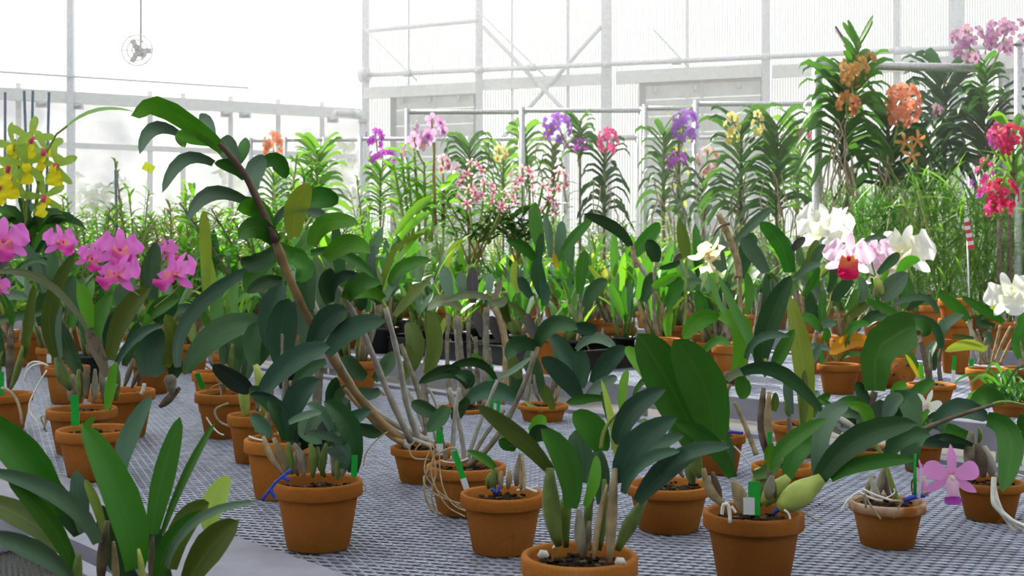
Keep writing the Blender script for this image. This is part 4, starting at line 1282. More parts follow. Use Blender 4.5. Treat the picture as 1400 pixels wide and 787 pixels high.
# ================================================================= flowers
def basis(yaw, pitch, roll=0.):
    """Flower axes: n faces out (yaw 0 = towards the camera side, -Y), r right, u up."""
    M = Matrix.Rotation(math.radians(yaw), 3, 'Z') @ Matrix.Rotation(math.radians(-pitch), 3, 'X') @ Matrix.Rotation(math.radians(roll), 3, 'Y')
    return M @ Vector((1, 0, 0)), M @ Vector((0, -1, 0)), M @ Vector((0, 0, 1))
def cattleya(plant, cx, cy, size, dY=0., yaw=0, pitch=0, roll=0, pet='petal_pink', sep=None, lip='petal_magenta', stem=None, star=False, ruf=.46, pw=.50):
    Y = plant.Y+dY; c = P(cx, cy, Y); s = size*Y/F; r, n, u = basis(yaw, pitch, roll); sep = sep or pet
    face = lambda p: n
    m = MB(); m.tube([c-n*.04*s, c+n*.08*s, c+n*.17*s-u*.02*s], [.035*s, .05*s, .035*s], 7)
    e = P(stem[0], stem[1], Y+.02) if stem else c-n*.15*s-u*.45*s
    m.cur = 1; m.tube(curve([c-n*.03*s, c-n*.16*s-u*.12*s, e], [0, .25, .5, .75, 1]), [.03*s, .028*s, .025*s, .022*s, .022*s], 6)
    fl = m.build('flower', [lip if not star else 'lip_cream', 'cane_green'], plant.root)
    for a in (90, 212, 328):
        d = r*math.cos(math.radians(a))+u*math.sin(math.radians(a)); L = s*(.52 if not star else .56)
        m = MB(); ribbon(m, [c-n*.01*s, c+d*L*.5+n*.03*s, c+d*L-n*.08*s], s*(.17 if star else .20), face, R.uniform(-.2, .2), .12, TS9, 4, 0, .45, .5, .6 if not star else 1.0)
        m.build('sepal', sep, fl)
    for sg in (-1, 1):
        d = r*sg*.92+u*(.40 if not star else .36); d.normalize(); L = s*(.52 if not star else .50)
        m = MB(); ribbon(m, [c, c+d*L*.55+n*.06*s, c+d*L-n*.03*s], s*(pw if not star else .34), face, sg*.15, .06, [0, .1, .22, .34, .46, .58, .7, .8, .88, .95, 1], 6, 0, .22, .60, .50, ruf if not star else .04, R.uniform(0, 6))
        m.build('petal', pet, fl)
    m = MB()
    if star:
        m.tube([c, c+n*.10*s-u*.10*s, c+n*.14*s-u*.26*s, c+n*.16*s-u*.32*s], [.06*s, .115*s, .10*s, .085*s], 10, cap=False)
        m.cur = 1; q = c+n*.16*s-u*.33*s
        ribbon(m, [q-r*.15*s-u*.05*s+n*.02*s, q-u*.04*s+n*.06*s, q+r*.15*s-u*.05*s+n*.02*s], s*.16, face, 0, .1, TS9, 4, 0, .6, .5, .5, .3)
        m.build('lip', ['petal_blush', 'petal_violet'], fl)
    else:
        q = [c, c+n*.16*s-u*.06*s, c+n*.26*s-u*.22*s, c+n*.25*s-u*.44*s]
        ribbon(m, q, s*.44, lambda p: (n+u*.6).normalized(), 0, .35, [0, .1, .2, .32, .44, .56, .68, .78, .87, .94, 1], 6, 0, .45, .72, .5, .6, R.uniform(0, 6))
        m.build('lip', lip, fl)
    return fl
for a in ((pA, 5, 330, 62, -.1, 20, 5, 0, (18, 372)), (pA, 82, 331, 46, .12, 50, 10, 0, (90, 372)), (pA, 122, 352, 40, .10, 60, -10, 10, (112, 385)), (pA, -2, 392, 30, -.05, 0, 0, 0, (10, 420)),
          (pB, 163, 342, 58, -.15, 28, 12, 5, (176, 400)), (pB, 163, 376, 58, -.2, -18, 20, 8, (190, 404)), (pC, 244, 376, 62, -.25, -38, 18, -5, (212, 420)), (pC, 226, 345, 40, -.1, 150, 0, 10, (220, 395))):
    cattleya(a[0], a[1], a[2], a[3]*1.08, a[4], a[5], a[6], a[7], stem=a[8], lip='lip_pink')
cattleya(p4, 1300, 651, 78, -.12, -4, -4, 0, 'petal_rose', star=True, stem=(1262, 676))
cattleya(p4, 1256, 652, 56, .0, 62, 0, 0, 'petal_rose', star=True, stem=(1248, 676))
cattleya(pW, 1267, 552, 40, .0, -20, -20, 20, 'petal_white', star=True, stem=(1266, 590))

# round flat flowers (vanda, phalaenopsis): one shared mesh per colour, facing -Y, about 1 unit wide
FLM = {}
def round_flower(col, lipc='petal_magenta', kind='round'):
    key = (col, lipc, kind)
    if key in FLM: return FLM[key]
    m = MB(); rr = random.Random(sum(map(ord, col)))
    w, L = (.36, .50) if kind == 'round' else (.20, .54)
    for k in range(5):
        a = math.radians(90+72*k); d = Vector((math.cos(a), 0, math.sin(a)))
        ribbon(m, [Vector((0, 0, 0)), d*L*.55+Vector((0, -.05, 0)), d*L+Vector((0, .03, 0))], w if kind != 'round' or k not in (1, 4) else w*1.15, lambda p: Vector((0, -1, 0)), rr.uniform(-.15, .15), .1, TS6, 2, 0, .3, .58, .5)
    m.cur = 1
    ribbon(m, [Vector((0, -.03, .02)), Vector((0, -.16, -.06)), Vector((0, -.14, -.22))], .2, lambda p: Vector((0, -.7, .7)), 0, .3, TS6, 2, 0, .5, .6, .5)
    FLM[key] = m.mesh('flower', [col, lipc]); return FLM[key]
def put_flower(root, p, size, mesh, yaw=0, pitch=0, roll=0):
    o = link('flower', mesh, root, p-parent_origin(root)); kid(root, o); o.scale = (size,)*3
    o.rotation_euler = (Matrix.Rotation(math.radians(yaw), 3, 'Z') @ Matrix.Rotation(math.radians(-pitch), 3, 'X') @ Matrix.Rotation(math.radians(roll), 3, 'Y')).to_euler(); return o
def cluster(root, cx, cy, Y, w, h, n, size, col, lipc='petal_magenta', stem=None, kind='round', r=R):
    """Flowers set round a spike, each looking outwards."""
    m = MB(); top = P(cx, cy-h*.42, Y); bot = P(stem[0], stem[1], Y) if stem else P(cx, cy+h*.9, Y+.05)
    m.tube(curve([bot, P(cx, cy, Y).lerp(bot, .35)+Vector((0, .03, 0)), top], [0, .2, .4, .6, .8, 1]), .006, 5); m.build('flower_stem', 'cane_green', root)
    k = Y/F; n = max(2, round(n*.66)); size *= 1.16
    for i in range(n):
        t = (i+.5)/n; ang = i*2.4; zz = 1-2*t
        rad = math.sqrt(max(.05, 1-zz*zz*.8))
        dx, dy = math.sin(ang)*rad, -abs(math.cos(ang))*rad if i % 4 else math.cos(ang)*rad
        p = P(cx, cy, Y)+Vector((dx*w*.5*k*.95, dy*w*.5*k*.8, zz*h*.5*k*.95))
        put_flower(root, p, size*k*r.uniform(.85, 1.15), round_flower(col, lipc, kind), math.degrees(math.atan2(dx, -dy+.25)), r.uniform(-10, 20)+zz*20, r.uniform(-25, 25))

# ---------------------------------------------------------------- vandas and other tall plants of the back benches
def up_face(ax):
    def f(p):
        d = Vector((ax.x-p.x, ax.y-p.y, 0)); d = d.normalized() if d.length > 1e-4 else Vector((0, -1, 0)); return (d*.55+Vector((0, 0, 1))).normalized()
    return f
def vanda(root, cx, ytop, ybot, Y, leaf, n, mat='leaf_vanda', yaw=0., droop=.9, w=8., roots=0, stem='bulb_brown', lean=0., up=.85):
    """Monopodial stem with two ranks of arching strap leaves."""
    k = Y/F; a, b = P(cx, ybot, Y), P(cx+lean, ytop, Y)
    m = MB(); m.tube([a, a.lerp(b, .5), b], [.013, .012, .008], 7); m.build('stem', stem, root)
    n = int(n*1.7); w = w*1.45
    for i in range(n):
        t = (i+.5)/n; q = a.lerp(b, t); sg = 1 if i % 2 else -1
        az = math.radians(yaw+R.uniform(-42, 42))+(0 if sg > 0 else math.pi)
        o = Vector((math.cos(az), math.sin(az), 0)); L = leaf*k*R.uniform(.8, 1.15)*(1 if t < .8 else 1.15-1.0*(t-.8)*2)
        rise = up*(.35+.9*t)
        mid = q+o*L*.48+Vector((0, 0, L*rise*.55)); tip = q+o*L*(.95-.25*t*up)+Vector((0, 0, L*(rise*.9-droop*(1-.55*t))))
        mb = MB(); ribbon(mb, [q, mid, tip], w*k*R.uniform(.85, 1.15), up_face(q-o*.3), R.uniform(-.8, .8), .45, TS6, 2, 0, .75, .4, .6); mb.build('leaf', mat, root)
    for i in range(roots):
        x0 = cx+R.uniform(-14, 14); pts = [P(x0, ybot-R.uniform(10, 70), Y-.03)]
        for j in range(4): pts.append(pts[-1]+Vector((R.uniform(-.04, .04), R.uniform(-.05, .04), -R.uniform(.05, .13))))
        mb = MB(); mb.tube(curve(pts, [i_/9 for i_ in range(10)]), .0045, 5); mb.build('aerial_root', 'root_pale', root)
def big(label, cx, py, Y, noun='potted_orchid', cat='orchid', pot=True, mat='terracotta', pw=.15):
    """A back-bench plant standing on its bench at depth Y under pixel column cx."""
    q = P(cx, 350, Y); z = BZ
    root = empty(noun, (q.x, q.y, z)); tag(root, label, cat); POTS.append((q.x, q.y, .14))
    if pot: add_pot(root, pw, .13, mat)
    return root
def tall_stem(root, cx, ytop, Y, wd=.012, mat='bulb_brown'):
    m = MB(); q = P(cx, 350, Y); m.tube([(q.x, q.y, BZ+.08), P(cx, ytop, Y)], [wd, wd*.8], 7); m.build('stem', mat, root)

o = big('tall vanda with amber flowers behind the left post of the tall pipe frame', 1158, 0, 6.75)
tall_stem(o, 1158, 225, 6.75); vanda(o, 1152, 122, 232, 6.75, 74, 20, 'leaf_vanda', 8, .8, 9, 16)
vanda(o, 1164, 108, 160, 6.7, 66, 8, 'leaf_mid', -20, .5, 9)
vanda(o, 1166, 56, 112, 6.7, 34, 9, 'leaf_mid', 15, .1, 8, 0, 'cane_green', 8, 1.3)
cluster(o, 1168, 96, 6.65, 36, 34, 14, 19, 'petal_amber', 'petal_orange', (1166, 130)); cluster(o, 1159, 141, 6.62, 26, 24, 6, 19, 'petal_orange', 'petal_magenta', (1160, 165))
cluster(o, 1190, 78, 6.68, 12, 10, 2, 14, 'petal_amber', 'petal_orange', (1176, 90))
m = MB(); m.tube([P(1142, 36, 6.75), P(1160, 64, 6.75), P(1166, 110, 6.75)], [.006, .010, .010], 6); m.build('dry_spike', 'cane_purple', o)
o = big('vanda with a full coral flower head in the middle of the tall pipe frame', 1216, 0, 6.9)
tall_stem(o, 1216, 250, 6.9); vanda(o, 1214, 150, 268, 6.9, 78, 18, 'leaf_dark', -15, .9, 9, 14)
cluster(o, 1235, 143, 6.72, 46, 52, 26, 18, 'petal_coral', 'petal_orange', (1222, 200))
o = big('vanda with three loose orange star flowers below the coral head', 1250, 0, 7.0)
tall_stem(o, 1256, 260, 7.0); vanda(o, 1262, 190, 280, 7.0, 66, 12, 'leaf_dark', 10, 1.0, 9, 8)
for x, y, c_ in ((1237, 194, 'petal_amber'), (1254, 191, 'petal_orange'), (1246, 213, 'petal_amber')): put_flower(o, P(x, y, 6.6), 27*6.6/F, round_flower(c_, 'petal_orange', 'star'), R.uniform(-30, 30), R.uniform(-20, 20), R.uniform(0, 70))
m = MB(); m.tube(curve([P(1258, 255, 6.95), P(1252, 225, 6.7), P(1245, 188, 6.65)], [0, .3, .6, 1]), .005, 5); m.build('flower_stem', 'cane_green', o)
o = big('dark blue-leaved vanda shaped like a fountain against the bright panel', 1291, 0, 7.3)
tall_stem(o, 1291, 215, 7.3); vanda(o, 1291, 104, 240, 7.3, 66, 22, 'leaf_blue', 5, .75, 10, 0, 'bulb_green')
vanda(o, 1276, 190, 260, 7.25, 70, 12, 'leaf_dark', -35, 1., 10)
cluster(o, 1281, 152, 7.2, 14, 20, 5, 12, 'petal_dusk', 'petal_violet', (1284, 190))
o = big('tall vanda with two dusky lilac flower heads above the frame rail', 1348, 0, 7.0)
tall_stem(o, 1348, 200, 7.0); vanda(o, 1348, 150, 236, 7.0, 72, 16, 'leaf_dark', -8, .8, 10)
vanda(o, 1347, 84, 150, 6.95, 36, 10, 'leaf_mid', 10, .5, 8, 0, 'cane_green', -2)
cluster(o, 1324, 60, 6.9, 46, 46, 15, 17, 'petal_dusk', 'petal_violet', (1345, 110)); cluster(o, 1378, 52, 6.9, 62, 48, 22, 17, 'petal_dusk', 'petal_violet', (1350, 105))
o = big('orchid with mixed hot pink and red flowers just left of the right-edge post', 1378, 0, 5.9)
tall_stem(o, 1380, 260, 5.9); vanda(o, 1384, 180, 280, 5.95, 60, 12, 'leaf_fine', 20, .9, 8)
cluster(o, 1366, 184, 5.8, 26, 26, 8, 17, 'petal_hotpink', 'petal_violet', (1375, 220)); cluster(o, 1384, 190, 5.75, 34, 34, 12, 17, 'petal_red', 'petal_hotpink', (1380, 220)); cluster(o, 1358, 196, 5.8, 12, 12, 3, 12, 'petal_violet', 'petal_violet', (1365, 215))
o = big('orchid with hanging deep red flowers low by the right-edge post', 1366, 0, 5.85)
tall_stem(o, 1366, 300, 5.85)
cluster(o, 1370, 268, 5.5, 44, 44, 18, 16, 'petal_red', 'petal_hotpink', (1376, 235)); cluster(o, 1346, 240, 5.6, 24, 50, 12, 10, 'petal_hotpink', 'petal_violet', (1352, 212)); cluster(o, 1358, 286, 5.45, 22, 14, 4, 15, 'petal_hotpink', 'petal_yellow', (1362, 262))
cluster(o, 1338, 250, 5.7, 20, 44, 8, 9, 'petal_violet', 'petal_violet', (1345, 215))
# middle of the back
def far_vanda(label, cx, ytop, ybot, Y, leaf, n, mat='leaf_vanda', yaw=0, droop=.8, w=7., roots=6, fl=(), lean=0):
    o = big(label, cx, 0, Y); tall_stem(o, cx, ybot, Y); vanda(o, cx, ytop, ybot, Y, leaf, n, mat, yaw, droop, w, roots, 'bulb_green', lean)
    for f in fl: cluster(o, f[0], f[1], Y-.12, *f[2:6], f[6], f[7], (cx+(f[0]-cx)*.4, f[1]+30), *(f[8:9] or ('round',)))
    return o
far_vanda('narrow leafy vanda rising just left of the pipe post pair', 907, 180, 300, 8.6, 42, 18, 'leaf_vanda', 8)
far_vanda('yellowish vanda with a large purple flower head between two pipe posts', 928, 160, 290, 8.7, 28, 12, 'leaf_light', 30, .5, 5, 6, ((936, 172, 36, 42, 20, 14, 'petal_purple', 'petal_violet'), (924, 218, 28, 20, 12, 11, 'petal_violet', 'petal_violet')))
far_vanda('vanda with peach and pink spotted flowers right of the pipe post', 962, 235, 300, 8.3, 44, 10, 'leaf_vanda', 15, .9, 7, 6, ((968, 220, 28, 36, 9, 17, 'petal_peach', 'petal_amber'),))
far_vanda('large arching vanda with a cream yellow flower spike under the long rail', 1013, 172, 300, 7.6, 66, 20, 'leaf_vanda', 6, .7, 8, 8, ((1001, 176, 20, 42, 12, 12, 'petal_cream', 'petal_yellow'),))
far_vanda('large vanda with long arching leaves left of the tall frame post', 1062, 172, 300, 7.5, 68, 20, 'leaf_vanda', -10, .75, 8, 8, ((1036, 168, 14, 34, 7, 11, 'petal_cream', 'petal_yellow'),))
far_vanda('pale green vanda with a small pink flower beside the tall frame post', 1090, 172, 290, 8.2, 50, 16, 'leaf_fine', 12, .7, 7, 6, ((1099, 186, 20, 14, 5, 12, 'petal_hotpink', 'petal_cream'),))
far_vanda('small dark vanda top behind the purple flowers, above the violet ones', 793, 166, 215, 8.9, 30, 12, 'leaf_vanda', 5, .6, 6, 0, ((762, 174, 40, 34, 13, 15, 'petal_purple', 'petal_yellow'), (790, 198, 30, 14, 8, 10, 'petal_violet', 'petal_violet')))
far_vanda('vanda with one bright pink rounded flower head right of centre', 826, 206, 300, 8.6, 42, 14, 'leaf_dark', 10, .9, 7, 4, ((831, 192, 28, 32, 18, 12, 'petal_hotpink', 'petal_pinkwhite'),))
far_vanda('yellow-green vanda leaning beside the middle frame post', 724, 178, 262, 9.2, 34, 14, 'leaf_fine', 15, .7, 7, 4, (), -8)
far_vanda('small curled-leaf vanda just left of the thick short post', 756, 200, 262, 9.0, 26, 8, 'leaf_olive', 25, 1.1, 6, 2)
far_vanda('palm-like drooping vanda in front of the left shutter', 642, 200, 275, 9.6, 46, 18, 'leaf_vanda', 4, 1.15, 6, 2)
far_vanda('airy vanda with a cream flower head left of the middle frame post', 688, 205, 285, 9.8, 36, 14, 'leaf_fine', -8, .9, 6, 2, ((682, 210, 26, 18, 8, 11, 'petal_cream', 'petal_amber'),))
far_vanda('fan-shaped bright vanda between the two left low posts', 436, 205, 300, 10.2, 48, 16, 'leaf_fine', 5, .45, 8, 2)
far_vanda('small fern-like vanda below the violet flowers, left of centre', 520, 232, 300, 9.8, 34, 16, 'leaf_fine', 8, .7, 6, 2, ((513, 188, 26, 24, 10, 10, 'petal_violet', 'petal_violet'), (523, 214, 38, 16, 14, 10, 'petal_violet', 'petal_violet')))
far_vanda('faint vanda with a peach flower head behind the arching cane', 374, 240, 300, 11.0, 36, 10, 'leaf_fine', 0, .6, 7, 2, ((373, 198, 26, 36, 14, 13, 'petal_coral', 'petal_amber'),))

# leafy cane orchids (dendrobium): canes lined with leaves; the many small leaves of one cane are one piece
def cane_leaves(mb, base, top, n, L, w, start=.3, r=R, spread=1.):
    for i in range(n):
        t = start+(1-start)*(i+.5)/n; q = base.lerp(top, t); az = (i % 2)*math.pi+r.uniform(-.8, .8); el = r.uniform(.1, .8)
        o = Vector((math.cos(az)*math.cos(el), math.sin(az)*math.cos(el)*spread, math.sin(el))); l = L*r.uniform(.7, 1.2)
        ribbon(mb, [q, q+o*l*.5+Vector((0, 0, l*.08)), q+o*l+Vector((0, 0, -l*.10))], w*r.uniform(.8, 1.2), up_face(q), r.uniform(-.5, .5), .3, [0, .3, .65, 1], 2, 0, .6, .4, .7)
def dendro_px(root, Y, canes, leaf, w, mat, n=12, cmat='cane_green', cw=.007, start=.3, single=False):
    k = Y/F
    for x0, y0, x1, y1 in canes:
        a, b = P(x0, y0, Y), P(x1, y1, Y+R.uniform(-.1, .1)); mid = a.lerp(b, .5)+Vector((0, 0, .02))
        m = MB(); m.tube(curve([a, mid, b], [0, .25, .5, .75, 1]), [cw, cw*1.1, cw, cw*.9, cw*.6], 6); m.build('cane', cmat, root)
        if single:
            for i in range(n):
                mb = MB(); t = start+(1-start)*(i+.5)/n; q = a.lerp(b, t); az = (i % 2)*math.pi+R.uniform(-.7, .7); el = R.uniform(.2, .9)
                o = Vector((math.cos(az)*math.cos(el), math.sin(az)*math.cos(el), math.sin(el))); l = leaf*k*R.uniform(.75, 1.2)
                ribbon(mb, [q, q+o*l*.5+Vector((0, 0, l*.08)), q+o*l+Vector((0, 0, -l*.12))], w*k, up_face(q), R.uniform(-.5, .5), .3, TS6, 2, 0, .6, .4, .7); mb.build('leaf', mat, root)
        else:
            mb = MB(); cane_leaves(mb, a, b, n, leaf*k, w*k, start); f = mb.build('foliage', mat, root); f['kind'] = 'stuff'
o = big('tall bright-leaved cane orchid with two lilac flower heads by the left shutter', 572, 0, 7.2)
dendro_px(o, 7.2, ((560, 330, 548, 205), (566, 330, 556, 215), (574, 330, 566, 200), (582, 330, 580, 222), (556, 330, 538, 225), (590, 330, 596, 262)), 30, 8, 'leaf_bright', 12, 'cane_green', .009, .25, True)
cluster(o, 590, 177, 7.0, 42, 36, 9, 19, 'petal_lilac', 'petal_violet', (594, 215)); cluster(o, 566, 198, 7.0, 34, 26, 5, 20, 'petal_lilac', 'petal_yellow', (580, 225))
m = MB(); m.tube([P(596, 310, 7.05), P(593, 240, 7.05), P(594, 195, 7.05)], [.010, .009, .007], 6); m.build('flower_stem', 'cane_brown', o)
for x0, y0, x1, y1 in ((540, 322, 594, 268), (545, 330, 590, 292)):
    mb = MB(); ribbon(mb, [P(x0, y0, 6.9), P((x0+x1)/2, (y0+y1)/2-8, 6.85), P(x1, y1, 6.8)], 14*6.9/F, to_cam, .5, .3, TS6, 2); mb.build('leaf', 'leaf_bright', o)
o = big('pale pink small-flowered orchid to the right of the lilac heads', 606, 0, 7.4); tall_stem(o, 606, 300, 7.4, .008, 'cane_green')
vanda(o, 606, 255, 310, 7.4, 34, 8, 'leaf_fine', 0, .8, 7); cluster(o, 605, 224, 7.3, 22, 20, 7, 12, 'petal_pinkwhite', 'petal_hotpink', (606, 260))
o = big('leafy cane orchid behind the tall arching plant, below the far low rail', 420, 0, 7.0)
dendro_px(o, 7.0, ((425, 330, 400, 240), (428, 330, 412, 226), (432, 330, 424, 205), (436, 330, 432, 202), (416, 330, 392, 256)), 28, 8, 'leaf_mid', 12, 'cane_green', .008, .25, True)
for i, (lb, cx, Y, fl) in enumerate((('bushy orchid covered in small pink and white blossoms, centre back', 650, 6.3, ((643, 238, 40, 40, 14), (662, 262, 34, 30, 10), (640, 268, 30, 26, 8), (690, 274, 36, 24, 9))),
                    ('second pink and white blossomed bush, right of the larger one', 715, 6.4, ((714, 244, 34, 34, 12), (765, 246, 24, 30, 8), (742, 262, 26, 22, 6), (752, 282, 24, 22, 6))))):
    o = big(lb, cx, 0, Y)
    dendro_px(o, Y, [(cx+R.uniform(-12, 12), 360, cx+R.uniform(-50, 50), R.uniform(250, 300)) for _ in range(9)], 34, 8, 'leaf_vanda', 9, 'cane_brown', .005, .3)
    for f in fl: cluster(o, f[0], f[1], Y-.1, f[2], f[3], f[4], 14, 'petal_pinkwhite', 'petal_hotpink', (cx+(f[0]-cx)*.5, f[1]+45), 'star')
# yellow-lipped green star orchid at the left edge with blue stakes
o = big('green star-flowered orchid with bright yellow lips at the upper left edge', 40, 0, 5.2)
for f in ((20, 205), (42, 195), (10, 235), (35, 230), (62, 212), (78, 232), (18, 250), (60, 275), (2, 258)):
    put_flower(o, P(f[0], f[1]-6, 5.1+R.uniform(-.15, .15)), 60*5.1/F, round_flower('petal_lime', 'petal_yellow', 'star'), R.uniform(-40, 40), R.uniform(-15, 25), R.uniform(-30, 30))
    m = MB(); c = P(f[0]+R.uniform(-3, 3), f[1]+8, 5.0); r, n, u = basis(R.uniform(-40, 40), 10)
    ribbon(m, [c+u*.02, c+n*.012-u*.010, c-u*.044], .066, lambda p: (n+u*.3).normalized(), 0, .15, TS9, 4, 0, .35, .75, .5, .25); m.build('lip', 'petal_yellow', o)
    m = MB(); m.tube([c+u*.045+n*.01, c+u*.018+n*.012], [.010, .008], 7); m.build('column', 'petal_hotpink', o)
for x0, y0, x1, y1, x2, y2 in ((38, 340, 30, 260, 20, 190), (44, 340, 52, 250, 66, 200), (40, 340, 36, 280, 40, 180), (48, 330, 60, 220, 92, 172)):
    m = MB(); m.tube(curve([P(x0, y0, 5.2), P(x1, y1, 5.15), P(x2, y2, 5.1)], [0, .2, .4, .6, .8, 1]), .005, 5); m.build('flower_stem', 'cane_green', o)
m = MB(); ribbon(m, [P(92, 172, 3.0), P(130, 151, 2.5), P(184, 153, 2.06)], 6*2.4/F, to_cam, .4, .3, TS9, 2, 0, .5, .4, .8); m.build('leaf', 'leaf_bright', bpy.data.objects[[x.name for x in bpy.data.objects if x.get('label', '').startswith('tall leaning')][0]])
for i in range(16):
    a = R.uniform(-1.2, 1.2); L = R.uniform(50, 90); x0 = 40+R.uniform(-20, 20)
    m = MB(); ribbon(m, [P(x0, 345, 5.2), P(x0+math.sin(a)*L*.5, 345-L*.62, 5.2+R.uniform(-.1, .1)), P(x0+math.sin(a)*L*1.1, 345-L*.9*math.cos(a), 5.2+R.uniform(-.25, .2))], 13*5.2/F, to_cam, R.uniform(-.5, .5), .3, TS6, 2); m.build('leaf', 'leaf_dark' if i % 3 else 'leaf_mid', o)
for i, (x, yt, lean) in enumerate(((7, 126, 0), (33, 124, -3), (45, 124, 2), (67, 126, 2), (158, 232, -1))):
    st = empty('plant_stake', P(x, 330, 5.6)); tag(st, ['dark blue plant stake at the left edge, first from the left', 'dark blue plant stake, second from the left edge', 'dark blue plant stake, third from the left edge, tilted', 'dark blue plant stake, fourth from the left, by the yellow flowers', 'short dark stake beside the pale leafy shoot, right of the yellow flowers'][i], 'stake', 'blue plant stakes')
    m = MB(); m.tube([P(x-lean*3, 380, 5.6), P(x, yt, 5.6)], .006, 6); m.build('rod', 'stake_blue', st)
# yellow sticky card on a wire
c = P(203, 229, 7.4); st = empty('sticky_card', P(198, 300, 7.4)); tag(st, 'yellow square sticky card tilted on a thin wire at upper left', 'insect trap')
m = MB(); m.box(c, .066, .004, .05, Matrix.Rotation(.45, 3, 'Y')); m.build('card', 'sticky_yellow', st, smooth=False)
m = MB(); m.tube([c, P(197, 290, 7.4), P(194, 345, 7.4)], .003, 5); m.build('wire', 'galvanised', st)
# striped marker at right
st = empty('striped_marker', P(1325, 340, 4.9)); tag(st, 'red and white striped marker strip standing in the grassy plants at right', 'marker')
a, b = P(1328, 340, 4.9), P(1321, 298, 4.9)
m = MB(); m.tube([(a.x, a.y, BZ), a.lerp(b, .8)+Vector((0, .004, 0))], .003, 6); m.build('stake', 'galvanised', st)
for i in range(8):
    m = MB(); p0, p1 = a.lerp(b, i/8), a.lerp(b, (i+1)/8); m.bar(p0, p1, (10-.5*i)*4.9/F, .003, Vector((.2, -1, .3))); m.build('stripe', 'tag_white' if i % 2 else 'stripe_red', st, smooth=False)

# ---------------------------------------------------------------- second bench, right part: hand-placed plants
p = Plant('large pink cattleya with crimson lip, in the clay pot behind the yellow dead leaf', 4.35, pot=(1163, 462, 56))
p.run('''
L G 28 1207 410 1222 392 1240 372 z=-.05 dt=-.08 roll=.2
L R 16 1228 376 1240 358 1258 356 z=-.03 dt=-.05
L D 15 1200 374 1216 358 1230 346 z=.02 dt=.04
L G 8 1182 330 1196 324 1213 325 z=.05 dt=.02
L U 12 1083 342 1090 334 1101 324 z=.0 dt=-.03
L M 18 1083 372 1076 346 1062 318 z=.0 dt=-.05 roll=.3
L G 14 1084 362 1080 342 1072 322 z=.05 dt=.06
L D 16 1110 370 1118 350 1128 334 z=.0 dt=.0
L O 14 1104 365 1110 345 1118 328 z=.04 dt=.05
L G 12 1088 380 1104 366 1122 360 z=-.03 dt=-.08
L M 12 1098 405 1110 385 1120 365 z=.0 dt=-.02
L D 18 1140 412 1150 395 1166 380 z=-.02 dt=-.05
L M 14 1160 455 1164 420 1174 395 z=.02 dt=.04
L G 15 1170 420 1180 400 1176 378 z=.04 dt=.05
L M 12 1130 455 1124 425 1128 395 z=.0 dt=.02
L D 18 1120 440 1110 420 1108 398 z=.02 dt=.03
L O 14 1154 440 1170 425 1190 412 z=-.03 dt=-.05
L D 14 1172 446 1190 432 1200 424 z=-.04 dt=-.08
B l 12 1207 402 1202 390 1196 378 z=-.05
B y 7 1150 460 1148 440 1142 420 z=.0
B t 7 1168 460 1174 440 1182 428 z=-.03
B g 8 1158 458 1160 440 1158 424 z=-.03
C n 5 1206 448 1206 420 1207 402 z=-.03
C y 5 1172 452 1190 420 1198 380 z=.02
''')
cattleya(p, 1160, 352, 66, -.25, -12, -8, 6, 'petal_blush', 'petal_blush', 'lip_crimson', (1196, 378))
cattleya(p, 1194, 346, 54, .1, 140, 0, 0, 'petal_blush', 'petal_blush', 'petal_blush', (1198, 380))
p = Plant('white ruffled cattleya, left of the two white ones, above the pink flower', 4.7, pot=(1120, 458, 52))
p.run('''
L M 16 1120 400 1112 372 1116 345 z=.0 dt=.02
L D 12 1132 400 1140 370 1132 330 z=-.02 dt=-.04
L G 14 1128 410 1108 392 1096 380 z=.0 dt=-.04
C y 6 1118 436 1122 410 1124 380 z=.0
C e 5 1128 436 1140 390 1140 336 z=.02
L O 12 1112 400 1104 380 1104 362 z=.03 dt=.05
''')
cattleya(p, 1124, 318, 84, -.1, 22, 10, 10, 'petal_white', 'petal_white', 'petal_white', (1138, 345), pw=.6)
cattleya(p, 1150, 312, 58, .1, -140, 5, -10, 'petal_white', 'petal_white', 'petal_white', (1140, 345), pw=.6)
p = Plant('white frilled cattleya at right, facing the near bench', 4.6, pot=(1228, 460, 54))
p.run('''
L M 14 1216 418 1206 395 1190 380 z=.0 dt=.0
L R 10 1206 396 1214 366 1232 348 z=-.05 dt=-.08
L M 16 1232 420 1240 396 1236 376 z=.0 dt=.03
L D 12 1240 424 1256 410 1274 404 z=.0 dt=-.05
C y 6 1226 436 1226 400 1232 380 z=.0
C e 5 1232 434 1246 390 1240 366 z=.02
''')
cattleya(p, 1238, 346, 78, -.1, -34, 8, 5, 'petal_white', 'petal_white', 'lip_cream', (1240, 372), pw=.6)
cattleya(p, 1204, 372, 54, .05, 30, -5, 0, 'petal_white', 'petal_white', 'petal_white', (1226, 400), pw=.6)
p = Plant('orchid with a large orange dead leaf in the rimmed clay pot, right of centre', 4.0, pot=(1147, 497, 59))
